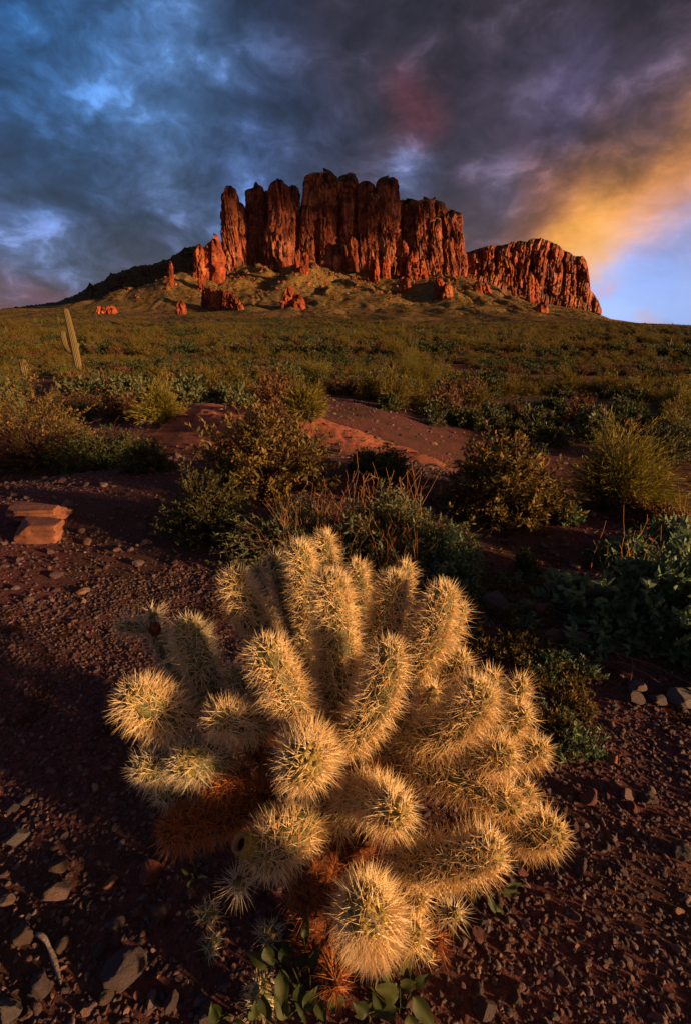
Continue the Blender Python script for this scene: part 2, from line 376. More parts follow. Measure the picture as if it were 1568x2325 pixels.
# pebbles: the colour varies from pebble to pebble
m_peb, t, b = mat('mixed_pebble', .78, .35)
oi = t.new('ShaderNodeObjectInfo'); tcn = t.new('ShaderNodeTexCoord')
pc = t.ramp(oi.outputs['Random'], [(0., (.045, .020, .022)), (.3, (.085, .044, .046)), (.55, (.065, .026, .024)), (.72, (.13, .062, .05)), (.86, (.11, .085, .09)), (.95, (.19, .085, .05)), (1., (.36, .24, .20))])
t.put(b.inputs['Base Color'], t.mix(t.ramp(t.noise(tcn.outputs['Object'], 5, 3, .7), [(.5, 0.), (.7, .45)]), pc, (.25, .17, .16)))
bump(t, b, t.noise(tcn.outputs['Object'], 4, 4, .7), .6, .3)

def leaf_mat(name, c1, c2, c3=None, trans=.3, rough=.6, rnd=.5):
    m, t, b = mat(name, rough, .25)
    at = t.new('ShaderNodeAttribute', attribute_name='tint'); oi = t.new('ShaderNodeObjectInfo')
    col = t.mix(at.outputs['Fac'], c1, c2)
    if c3: col = t.mix(t.m('MULTIPLY', oi.outputs['Random'], rnd), col, c3)
    t.put(b.inputs['Base Color'], col)
    tr = t.new('ShaderNodeBsdfTranslucent'); t.put(tr.inputs[0], col)
    mx = t.new('ShaderNodeMixShader'); mx.inputs[0].default_value = trans
    t.l.new(b.outputs[0], mx.inputs[1]); t.l.new(tr.outputs[0], mx.inputs[2])
    t.l.new(mx.outputs[0], t.n['Material Output'].inputs[0])
    return m
m_leaf_dark = leaf_mat('dark_green_leaf', (.020, .038, .012), (.062, .082, .024), (.085, .072, .020))
m_leaf_green = leaf_mat('broad_green_leaf', (.062, .112, .052), (.155, .21, .105), None, .3)
m_leaf_gold = leaf_mat('golden_brown_leaf', (.060, .058, .014), (.235, .135, .030), None, .35)
m_leaf_yel = leaf_mat('yellow_green_twig', (.085, .070, .012), (.20, .150, .020), (.14, .09, .018), .3)
m_leaf_bright = leaf_mat('bright_yellow_green_twig', (.13, .115, .018), (.30, .235, .032), None, .35)
m_leaf_brown = leaf_mat('brown_scrub_leaf', (.050, .030, .012), (.135, .072, .024), (.16, .07, .025), .25)
m_leaf_silver = leaf_mat('silver_green_leaf', (.050, .068, .030), (.145, .145, .066), (.085, .095, .032), .3)
m_twig = leaf_mat('dry_twig', (.075, .038, .026), (.16, .09, .06), None, 0., .9)
m_straw = leaf_mat('dry_straw', (.34, .16, .065), (.62, .32, .12), None, .3, .8)
m_moss, t, b = mat('brown_moss', 1., .05)
t.put(b.inputs['Base Color'], (.055, .026, .012, 1))

# cholla
def spine_mat(name, c1, c2, tr_):
    m = leaf_mat(name, c1, c2, None, tr_, .45); return m
m_spine = spine_mat('straw_spine', (.68, .47, .20), (.97, .84, .54), .30)
m_spine_old = spine_mat('rusty_spine', (.38, .125, .034), (.62, .28, .09), .35)
m_spine_pale = spine_mat('pale_spine', (.55, .46, .28), (.88, .80, .60), .4)
m_body, t, b = mat('cholla_skin', .7, .3)
at = t.new('ShaderNodeAttribute', attribute_name='tint')
tcn = t.new('ShaderNodeTexCoord')
cb = t.mix(t.noise(tcn.outputs['Object'], 60, 3, .6), (.030, .042, .012), (.085, .090, .026))
cb = t.mix(at.outputs['Fac'], cb, (.24, .17, .035)); t.put(b.inputs['Base Color'], cb)
m_body_old, t, b = mat('old_cholla_bark', .9, .15)
tcn = t.new('ShaderNodeTexCoord')
t.put(b.inputs['Base Color'], t.mix(t.ramp(t.noise(tcn.outputs['Object'], 55, 5, .7), [(.4, 0.), (.6, 1.)]), (.035, .011, .006), (.17, .052, .018)))
bump(t, b, t.noise(tcn.outputs['Object'], 70, 4, .7), 1., .01)

# ================================================================== ground sheet
def build_ground():
    azs = np.concatenate([np.linspace(-180, -52, 24, endpoint=False), np.linspace(-52, -41, 24, endpoint=False), np.linspace(-41, 41, 720, endpoint=False), np.linspace(41, 52, 24, endpoint=False), np.linspace(52, 180, 24, endpoint=False)])
    ds = np.concatenate([np.geomspace(.12, 40, 250, endpoint=False), np.geomspace(40, 800, 110, endpoint=False), np.linspace(800, 1780, 150, endpoint=False), np.geomspace(1780, 22000, 26)])
    A, Dd = np.meshgrid(R(1) * azs, ds)
    X = np.sin(A) * Dd; Y = np.cos(A) * Dd; Z = height(X, Y)
    n, k = A.shape
    V = np.stack([X, Y, Z], -1).reshape(-1, 3)
    V = np.concatenate([V, [[0, 0, gz(0, 0)]]])
    I = np.arange(n * k).reshape(n, k); J = np.roll(I, -1, 1)
    F4 = np.stack([I[:-1], J[:-1], J[1:], I[1:]], -1).reshape(-1, 4)[:, ::-1]
    F3 = np.stack([np.full(k, n * k), J[0], I[0]], -1)[:, ::-1]
    x, y = V[:, 0], V[:, 1]; d = np.hypot(x, y)
    zone = sstep(13, 30, d + 5 * fbm(x / 4, y / 4, 3, 40))
    m = np.exp(-((y - (7.9 - .55 * x)) / 1.05) ** 2) * sstep(-4.8, -3.2, x) * (1 - sstep(1.6, 2.8, x))
    sand = np.clip(m * 1.4 + .9 * fbm(x / .8, y / .8, 4, 41, .65) * (m > .05) - .1, 0, 1)
    sand = np.maximum(sand, np.exp(-((x + 58) / 14) ** 2 - ((y - 92) / 16) ** 2)) 
    me = mesh('ground', V, [F4, F3], [m_ground], None, True, {'zone': zone * (1 - sand), 'sand': sand, 'talus': sstep(450, 1450, y + 260 * fbm(x / 60, y / 200, 4, 43))})
    link('ground', me, kind='structure')
build_ground()

# ================================================================== mountain
def cliff(name, top, bot, D, back, seed, m, batter=18, L=46., dep=22., kind='structure', jag=3., label=None, cat=None, step=.9, rows=84):
    tu, tv = zip(*top); bu, bv = zip(*bot)
    U = np.arange(tu[0], tu[-1] + step, step); n = len(U)
    vt = np.interp(U, tu, tv) - jag * np.abs(fbm(U / 9, U * 0, 3, seed)) + jag * .5; vb = np.interp(U, bu, bv)
    hh = np.linspace(0, 1, rows)
    Vv = vb[None] + (vt - vb)[None] * hh[:, None]; UU = np.repeat(U[None], rows, 0)
    dy = (CV - Vv) / FPX; Yf = ct + dy * st; Zf = -st + dy * ct; Xf = (UU - CU) / FPX
    T = D / Yf; X = Xf * T; Z = Zf * T; H = hh[:, None]
    wx = X + 13 * fbm(X / 70, Z / 80, 3, seed + 1)
    disp = np.zeros_like(X)
    for (l, a, sd) in ((L, dep, 2), (L * .42, dep * .42, 3), (L * .17, dep * .17, 4)):
        q = wx / l + .35 * fbm(X / (3 * l), Z / (5 * l), 2, seed + sd + 9) + sd * 3.3
        c = np.floor(q); f = q - c
        disp = disp - a * np.clip(1 - np.abs(2 * f - 1) ** 4, 0, 1) * (.5 + .8 * _h(c, c * 0, seed + sd)) + a * .7 * _h(c, c * 0 + 5, seed + sd)
    for (bx, bz, am) in ((26, 44, .9), (11, 17, .5)):
        cq = np.floor(wx / bx + .5 * fbm(X / 40, Z / 30, 2, seed + 31)); cr = np.floor(Z / bz + 3 * _h(cq, cq * 0, seed + 32)); disp = disp + dep * am * (_h(cq, cr, seed + 33) - .5)
    disp = disp + dep * .7 * fbm(X / 30, Z / 34, 5, seed + 6, .6) + dep * .35 * sstep(-.1, .1, np.sin(Z / 17 + 5 * fbm(X / 50, Z / 90, 2, seed + 7))) + batter * (H - .5) + dep * .8 * np.clip((H - .86) / .14, 0, 1) ** 2
    e = np.clip(np.minimum(U - U[0], U[-1] - U) / 16, 0, 1); disp = disp + (1 - np.sqrt(1 - (1 - e) ** 2))[None] * back * .3
    Y = D + disp; S_ = Y / (Yf)
    rowsV = [np.stack([Xf * S_, Y, CAMH + Zf * S_], -1)]
    topZ = rowsV[0][-1]
    for (bk, dz) in ((back * .4, -4), (back, -30), (back * 1.3, -400)):
        r_ = topZ.copy(); r_[:, 0] *= (topZ[:, 1] + bk) / topZ[:, 1]; r_[:, 1] += bk; r_[:, 2] += dz + 4 * fbm(r_[:, 0] / 20, r_[:, 1] / 20, 2, seed); rowsV.append(r_[None])
    V = np.concatenate(rowsV, 0)
    # side walls
    l = V[:, :1].copy(); r = V[:, -1:].copy()
    for q in (l, r): q[:, 0, 0] *= (D + back * .8) / q[:, 0, 1]; q[:, 0, 1] = D + back * .8
    V = np.concatenate([l, V, r], 1); N, K, _ = V.shape
    I = np.arange(N * K).reshape(N, K)
    F = np.stack([I[:-1, :-1], I[:-1, 1:], I[1:, 1:], I[1:, :-1]], -1).reshape(-1, 4)
    me = mesh(name, V.reshape(-1, 3), F, [m]); return link(name, me, kind=kind, label=label, cat=cat)

def tower(g, uL, uR, vt, vb, D, taper=.25, shift=0., sq=1.0, seed=0, nr=60, na=72, flute=.12, mi=0, peak=.10, sink=14):
    """Closed fluted rock pillar standing at distance D."""
    ub = (uL + uR) / 2
    db = ray(ub, vb); tb = D / db[1]; xb = db[0] * tb; zb = CAMH + db[2] * tb - sink
    dt = ray(ub + shift, vt); tt = D / dt[1]; xt = dt[0] * tt; zt = CAMH + dt[2] * tt
    w_ = (uR - uL) / FPX * tb / 2
    h = np.linspace(0, 1, nr) ** .9; ph = np.linspace(0, 2 * np.pi, na, endpoint=False)
    H, Ph = np.meshgrid(h, ph, indexing='ij')
    Hh = zt - zb
    prof = (1 - taper * .8 * H) * np.clip(1 - np.clip((H - (1 - peak)) / peak, 0, 1) ** 2.2, 0, 1) ** .5
    cs, sn = np.cos(Ph), np.sin(Ph); se = (np.abs(cs) ** 4.5 + np.abs(sn) ** 4.5) ** (-1 / 4.5)
    r = w_ * prof * (1 + .8 * (se - 1))
    s1 = cs * w_; s2 = sn * w_
    A1 = s1 / (w_ * .55) + seed * 3.7; A2 = s2 / (w_ * .55) - seed * 1.3
    zz = H * Hh
    n1 = fbm(A1 + zz / (5 * w_), A2 + zz / (4 * w_), 3, seed); n2 = fbm(A1 * 2.3 + zz / (2.6 * w_), A2 * 2.3 + 1.5 * vn(zz / (.9 * w_), A1, seed), 3, seed + 3)
    n3 = fbm(A1 * 2.5 + zz / (.9 * w_), A2 * 2.5 - zz / (1.0 * w_), 4, seed + 5)
    r = r * (1 + flute * 1.6 * n1 + flute * .9 * n2 + flute * .8 * n3 - flute * 1.5 * np.exp(-(n2 / .07) ** 2) - flute * 1.3 * np.exp(-(n1 / .05) ** 2))
    cq = np.floor(Ph / (2 * np.pi) * 16 + 1.4 * n1 + .8 * vn(zz / w_, Ph * 0, seed)); cr = np.floor(zz / (1.1 * w_) + 3 * _h(cq, cq * 0, seed)); r = r * (1 + 1.5 * flute * (_h(cq, cr, seed) - .5) + 1.0 * flute * (_h(cq, cq * 0, seed + 1) - .5))
    cq = np.floor(Ph / (2 * np.pi) * 34 + 2.0 * n1); cr = np.floor(zz / (.45 * w_) + 3 * _h(cq, cq * 0, seed + 2)); r = r * (1 + .8 * flute * (_h(cq, cr, seed + 2) - .5))
    # ledges
    n4 = fbm(A1 * 6 + zz / (.6 * w_), A2 * 6 - zz / (.7 * w_), 3, seed + 15)
    r = r * (1 + flute * .6 * n4) * (1 + .035 * np.sign(np.sin(zz / w_ * 3 + 3 * n1)) * (vn(zz / w_, A1, seed) > .1))
    cx_ = xb + (xt - xb) * H + w_ * .12 * fbm(H * 3, H * 0 + seed, 2, seed + 7); cy_ = D + w_ * .1 * fbm(H * 3, H * 0 + seed, 2, seed + 8)
    ztop = zb + Hh * H + (w_ * (.95 * fbm(A1 * 2.2, A2 * 2.2, 4, seed + 11, .65) - .22 + .28 * (_h(np.floor(A1 * 2.6), np.floor(A2 * 2.6), seed) - .5))) * H ** 3
    V = np.stack([cx_ + r * cs, cy_ + r * sn * sq, ztop], -1)
    I = np.arange(nr * na).reshape(nr, na); J = np.roll(I, -1, 1)
    F = np.stack([I[:-1], J[:-1], J[1:], I[1:]], -1).reshape(-1, 4)
    g.add(V, F, mi)

g = Geo()
MT = [  # uL, uR, top, base, D, taper, shift, seed
    (505, 552, 431, 606, 1735, .42, -8, 1), (532, 566, 466, 600, 1748, .4, -4, 2), (552, 600, 424, 598, 1790, .26, 6, 3), (586, 616, 440, 596, 1775, .25, 2, 30),
    (597, 668, 416, 604, 1722, .50, 4, 4), (648, 690, 428, 596, 1785, .3, -6, 5), (676, 720, 470, 600, 1760, .3, 6, 6),
    (688, 764, 400, 606, 1795, .14, 6, 7), (762, 812, 403, 604, 1808, .12, 2, 8), (722, 762, 500, 606, 1742, .5, 0, 17),
    (806, 848, 416, 616, 1790, .2, 2, 9), (848, 904, 404, 614, 1775, .14, 6, 10), (826, 862, 440, 606, 1760, .3, 2, 31), (700, 740, 430, 604, 1772, .3, 4, 32), (772, 806, 450, 600, 1775, .35, 0, 33),
    (895, 948, 459, 620, 1785, .16, -2, 11), (928, 982, 456, 626, 1740, .35, 4, 12), (962, 1014, 460, 622, 1765, .25, 0, 13),
    (990, 1044, 482, 624, 1760, .2, 2, 14), (968, 1008, 500, 622, 1722, .5, 0, 15), (1018, 1058, 530, 630, 1732, .45, 0, 16), (1004, 1036, 540, 634, 1712, .5, -2, 18),
    (560, 586, 520, 596, 1752, .4, 0, 19), (640, 668, 500, 604, 1712, .5, 6, 20), (752, 792, 560, 612, 1730, .4, 0, 21), (800, 840, 540, 612, 1752, .4, 0, 22),
    (690, 716, 540, 604, 1740, .5, 2, 23), (860, 900, 520, 596, 1752, .35, 0, 24)]
for (a, b_, c, d_, e, tp, sh, sd) in MT: tower(g, a, b_, c, d_, e, tp, sh, 1.0, sd, 130, 150, .10, 0, .06)
me = g.mesh('mesa', [m_cliff]); link('mesa', me, kind='structure')
cliff('mesa_back_wall', [(540, 520), (552, 500), (560, 462), (572, 442), (586, 446), (592, 478), (600, 446), (618, 440), (640, 434), (654, 458), (672, 446), (684, 470), (694, 424), (712, 412), (745, 408), (758, 426), (768, 416), (790, 410), (806, 430), (818, 436), (832, 430), (846, 452), (856, 424), (896, 426), (903, 486), (912, 470), (930, 466), (944, 488), (960, 465), (985, 472), (992, 492), (1005, 480), (1030, 500), (1042, 540), (1050, 570)],
      [(540, 612), (700, 612), (850, 622), (1050, 632)], 1815, 330, 50, m_cliff, 30, 40, 24)
cliff('mesa_foot_rocks', [(508, 560), (560, 575), (600, 560), (660, 575), (700, 560), (760, 570), (850, 568), (900, 575), (960, 555), (1010, 560), (1050, 590)],
      [(508, 612), (560, 604), (620, 612), (700, 606), (760, 618), (850, 630), (950, 634), (1050, 634)], 1745, 100, 60, m_cliff, 40, 17, 14, jag=12)
cliff('butte', [(1040, 592), (1057, 572), (1090, 562), (1112, 557), (1140, 556), (1170, 546), (1196, 547), (1203, 541), (1228, 540), (1250, 548), (1268, 556), (1276, 566), (1292, 572), (1300, 580), (1322, 580), (1330, 592), (1336, 620), (1339, 656), (1356, 680), (1364, 700)],
      [(1040, 650), (1100, 655), (1180, 690), (1230, 700), (1300, 702), (1364, 712)], 2060, 420, 70, m_cliff, 60, 62, 20, jag=3)
cliff('butte_foot_rocks', [(1060, 625), (1120, 622), (1135, 640), (1180, 655), (1200, 650), (1250, 672), (1290, 665), (1340, 690)],
      [(1060, 650), (1120, 655), (1180, 690), (1250, 702), (1340, 706)], 1985, 80, 72, m_cliff, 30, 20, 8, jag=8)
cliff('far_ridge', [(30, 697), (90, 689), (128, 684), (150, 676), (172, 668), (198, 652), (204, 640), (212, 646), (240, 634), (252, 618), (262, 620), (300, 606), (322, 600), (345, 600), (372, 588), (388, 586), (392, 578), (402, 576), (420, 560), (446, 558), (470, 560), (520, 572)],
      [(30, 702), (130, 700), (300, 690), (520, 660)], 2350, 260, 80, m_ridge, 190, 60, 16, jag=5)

# free-standing spires and outcrops in front of the walls
SP = [('slender orange rock pinnacle alone on the dark ridge left of the mesa', [(380, 394, 594, 650, 1500, .45, 1)]),
      ('tall paired rock towers standing left of the mesa above the spur hill', [(440, 468, 557, 632, 1560, .35, 0), (462, 508, 540, 636, 1550, .4, 2), (480, 508, 566, 634, 1535, .3, 6)]),
      ('sharp sunlit pinnacle below the second tower of the mesa', [(668, 684, 566, 616, 1640, .5, 0), (678, 700, 572, 622, 1635, .4, 4)]),
      ('short orange pinnacle at the foot of the highest cliff', [(786, 812, 540, 610, 1690, .5, 2)]),
      ('pair of leaning orange rock blades below the tallest wall', [(832, 848, 566, 640, 1640, .45, 2), (846, 860, 580, 642, 1632, .45, 0)]),
      ('single orange rock blade right of the leaning pair', [(864, 888, 576, 636, 1640, .5, 0)]),
      ('cluster of orange needles under the right hand cliff', [(906, 926, 546, 620, 1680, .4, 0), (918, 952, 572, 630, 1665, .5, 0), (940, 968, 588, 634, 1660, .4, 0)]),
      ('small rust coloured crag on the crest of the spur hill', [(450, 470, 616, 662, 1400, .5, -2)]),
      ('dark red crag at the lower left end of the spur hill', [(398, 424, 684, 716, 1230, .5, 0)]),
      ('broad dark domed crag on the slope below the mesa', [(636, 672, 655, 700, 1330, .5, 0), (658, 694, 668, 700, 1322, .4, 0)]),
      ('pale orange boulder outcrop on the right slope of the talus', [(984, 1012, 628, 674, 1520, .5, -2), (1000, 1030, 644, 674, 1510, .5, -2)]),
      ('small pale outcrop below the orange needles', [(904, 934, 630, 664, 1560, .5, -2)]),
      ('low red outcrop in the saddle between mesa and butte', [(1074, 1094, 640, 664, 1620, .4, 0), (1088, 1112, 644, 668, 1615, .5, 0)]),
      ('narrow dark pinnacle in front of the butte', [(1194, 1212, 618, 690, 1800, .4, 0), (1206, 1222, 630, 692, 1795, .4, 0)]),
      ('dark low knob at the foot of the butte', [(1206, 1244, 690, 712, 1500, .5, 0)]),
      ('low dark red knob on the plain left of the spur hill', [(216, 244, 696, 716, 1150, .4, 0), (236, 268, 698, 716, 1145, .4, 0)])]
sd = 100
def on_ground(u, v, D):
    q = G(u, v)[0]; return D if q is None or q.y > 1800 or q.y < 700 else q.y
for lab, parts in SP:
    ms = []
    for (a, b_, c, d_, e, tp, sh) in parts:
        g = Geo(); sd += 1; tower(g, a, b_, c, d_, on_ground((a + b_) / 2, d_ - 4, e), tp, sh, 1., sd, 40, 44, .16, 0, .22, 10); ms.append(g.mesh('rock_outcrop', [m_spire]))
    if len(ms) == 1: link('rock_outcrop', ms[0], label=lab, cat='rock outcrop', group='rock outcrops around the mesa')
    else:
        r_ = link('rock_outcrop', None, loc=(0, 1500, 0), label=lab, cat='rock outcrop', group='rock outcrops around the mesa')
        for m_ in ms:
            m_.transform(Matrix.Translation((0, -1500, 0))); link('pinnacle', m_, r_)
# the lit serrated wall on the spur hill
g = Geo()
for i in range(15):
    f = i / 14; u0 = 464 + 84 * f; wd = random.uniform(13, 21)
    tp_v = np.interp(f, [0, .2, .5, .8, 1], [650, 655, 657, 668, 686]) + random.uniform(-3, 4)
    tower(g, u0 - wd / 2, u0 + wd / 2, tp_v, 700 + 4 * f, on_ground(u0, 698 + 4 * f, 1265), .4, random.uniform(-2, 2), 1., 140 + i, 30, 30, .18, 0, .25, 8)
link('rock_outcrop', g.mesh('rock_outcrop', [m_spire]), label='long serrated orange rock wall lit by the sun on the spur hill', cat='rock outcrop', group='rock outcrops around the mesa')

# ================================================================== unseen cloud bank added right of the view to shade the upper cliffs
def cloud(cx_, cy_, zb, L, Wd, H, seed):
    n, k = 96, 48
    a = np.linspace(-1, 1, n); ph = np.linspace(0, 2 * np.pi, k, endpoint=False); A, Ph = np.meshgrid(a, ph, indexing='ij')
    rr = np.sqrt(np.clip(1 - np.abs(A) ** 3, 0, 1))
    q = A * L; nz = 1 + .30 * fbm(q / 120 + seed, np.cos(Ph) * 2 + np.sin(Ph), 4, seed)
    px = rr * np.cos(Ph) * Wd * nz; pz = rr * np.sin(Ph) * H * nz
    pz = np.where(np.sin(Ph) < 0, pz * .25 + 130 * fbm(q / 70, px / 500, 2, seed + 2) + 45 * fbm(q / 28, px / 160, 2, seed + 3), pz)
    dx_, dy_ = -math.cos(SUN_AZ), math.sin(SUN_AZ)       # along the bank: at right angles to the sun
    X = cx_ + q * dx_ + px * dy_; Y = cy_ + q * dy_ - px * dx_; Z = zb + pz + np.clip(-q - 20, 0, 420) * .62 - 40 * np.exp(-((q - 20) / 90) ** 2)  # underside bent to set where its shade line falls on the cliffs
    V = np.stack([X, Y, Z], -1); I = np.arange(n * k).reshape(n, k); J = np.roll(I, -1, 1)
    return V.reshape(-1, 3), np.stack([I[:-1], J[:-1], J[1:], I[1:]], -1).reshape(-1, 4)
m_cloud, t, b = mat('shade_cloud_vapour', 1., 0.); b.inputs['Base Color'].default_value = (.75, .75, .78, 1)
CB = [(4000 * math.sin(SUN_AZ), 1740 + 4000 * math.cos(SUN_AZ), 4000 * math.tan(SUN_EL) + 360, 620, 420, 260, 3)]
for (a, b_, c, d_, e, f, sd) in CB:
    V, F = cloud(a, b_, c, d_, e, f, sd); link('cloud', mesh('cloud', V, F, [m_cloud]), kind='structure')
# ================================================================== scatter (stuff only)
def scatter(name, pts, rot, scl, idx, protos, kind='stuff', label=None, cat=None):
    c = bpy.data.collections.new(name + '_pieces')
    for i, (pn, pm) in enumerate(protos):
        o = bpy.data.objects.new('%s_%02d' % (pn, i), pm); c.objects.link(o)
    me = bpy.data.meshes.new(name); n = len(pts)
    me.vertices.add(n); me.vertices.foreach_set('co', np.asarray(pts, np.float32).ravel())
    me.attributes.new('rot', 'FLOAT_VECTOR', 'POINT').data.foreach_set('vector', np.asarray(rot, np.float32).ravel())
    me.attributes.new('scl', 'FLOAT_VECTOR', 'POINT').data.foreach_set('vector', np.asarray(scl, np.float32).ravel())
    me.attributes.new('idx', 'INT', 'POINT').data.foreach_set('value', np.asarray(idx, np.int32))
    me.update()
    o = link(name, me, kind=kind, label=label, cat=cat)
    gt = bpy.data.node_groups.new(name, 'GeometryNodeTree')
    gt.interface.new_socket('Geometry', in_out='INPUT', socket_type='NodeSocketGeometry')
    gt.interface.new_socket('Geometry', in_out='OUTPUT', socket_type='NodeSocketGeometry')
    N = gt.nodes; Lk = gt.links
    gi = N.new('NodeGroupInput'); go = N.new('NodeGroupOutput'); ip = N.new('GeometryNodeInstanceOnPoints')
    ci = N.new('GeometryNodeCollectionInfo'); ci.inputs['Collection'].default_value = c
    ci.inputs['Separate Children'].default_value = True; ci.inputs['Reset Children'].default_value = True
    ip.inputs['Pick Instance'].default_value = True
    def na(nm, ty):
        a = N.new('GeometryNodeInputNamedAttribute'); a.data_type = ty; a.inputs[0].default_value = nm; return a.outputs[0]
    Lk.new(gi.outputs[0], ip.inputs['Points']); Lk.new(ci.outputs[0], ip.inputs['Instance'])
    Lk.new(na('idx', 'INT'), ip.inputs['Instance Index']); Lk.new(na('rot', 'FLOAT_VECTOR'), ip.inputs['Rotation']); Lk.new(na('scl', 'FLOAT_VECTOR'), ip.inputs['Scale'])
    Lk.new(ip.outputs[0], go.inputs[0])
    md = o.modifiers.new('scatter', 'NODES'); md.node_group = gt
    return o

# ------------------------------------------------------------------ stones
def stone_mesh(seed, sub=2, cuts=9, flat=.7, m=None, rough=.10, name='stone'):
    rs = np.random.RandomState(seed)
    bm = bmesh.new(); bmesh.ops.create_icosphere(bm, subdivisions=sub, radius=1.)
    V = np.array([v.co[:] for v in bm.verts]); F = np.array([[v.index for v in f.verts] for f in bm.faces]); bm.free()
    for _ in range(cuts):
        n = nrm(rs.normal(size=3)); d = rs.uniform(.42 if cuts > 6 else .74, .82 if cuts > 6 else .92); s = V @ n; k = s > d
        V[k] -= np.outer(s[k] - d, n)
    V *= (1 + rough * fbm(V[:, 0] * 2.2 + seed, V[:, 1] * 2.2 + V[:, 2] * 1.7, 3, seed))[:, None]
    V /= np.abs(V).max(0); V[:, 2] *= flat
    me = mesh(name, V, F, [m], None, False); return me
peb = [('pebble', stone_mesh(300 + i, 2, 8, random.uniform(.6, .95), m_peb, .1, 'pebble')) for i in range(10)]
rs = np.random.RandomState(5)
def scatter_ring(n, d0, d1, az, smin, smax, power=2.2):
    d = np.sqrt(rs.uniform(d0 ** 2, d1 ** 2, n)); a = rs.uniform(-R(az), R(az), n)
    x, y = np.sin(a) * d, np.cos(a) * d
    s = smin + (smax - smin) * rs.uniform(0, 1, n) ** power
    return x, y, s
B = [scatter_ring(62000, .12, 2.6, 60, .0020, .0085, 2.0), scatter_ring(2200, .12, 2.6, 60, .008, .016, 2.4), scatter_ring(52000, 2.4, 7.5, 48, .0035, .013, 2.4), scatter_ring(1500, 2.4, 8, 50, .02, .04, 2.5), scatter_ring(11000, 7, 26, 46, .012, .060, 3.)]
X = np.concatenate([b[0] for b in B]); Y = np.concatenate([b[1] for b in B]); Sz = np.concatenate([b[2] for b in B])
mk = (fbm(X / 1.1, Y / 1.1, 3, 77) * .8 + rs.uniform(-1, .75, len(X)) < .35) | (rs.uniform(0, 1, len(X)) < .55) | (np.hypot(X, Y) < 1.6)
sandm = np.exp(-((Y - (7.9 - .55 * X)) / 1.3) ** 2) * sstep(-4.4, -2.6, X) * (1 - sstep(1., 2.4, X))
mk &= rs.uniform(0, 1, len(X)) > sandm * .75
X, Y, Sz = X[mk], Y[mk], Sz[mk]
Z = height(X, Y) + Sz * .22; n = len(X)
scatter('gravel', np.stack([X, Y, Z], -1), np.stack([rs.uniform(-.4, .4, n), rs.uniform(-.4, .4, n), rs.uniform(0, 6.28, n)], -1),
        Sz[:, None] * np.stack([rs.uniform(.8, 1.3, n), rs.uniform(.6, 1., n), rs.uniform(.6, 1., n)], -1), rs.randint(0, 10, n), peb)

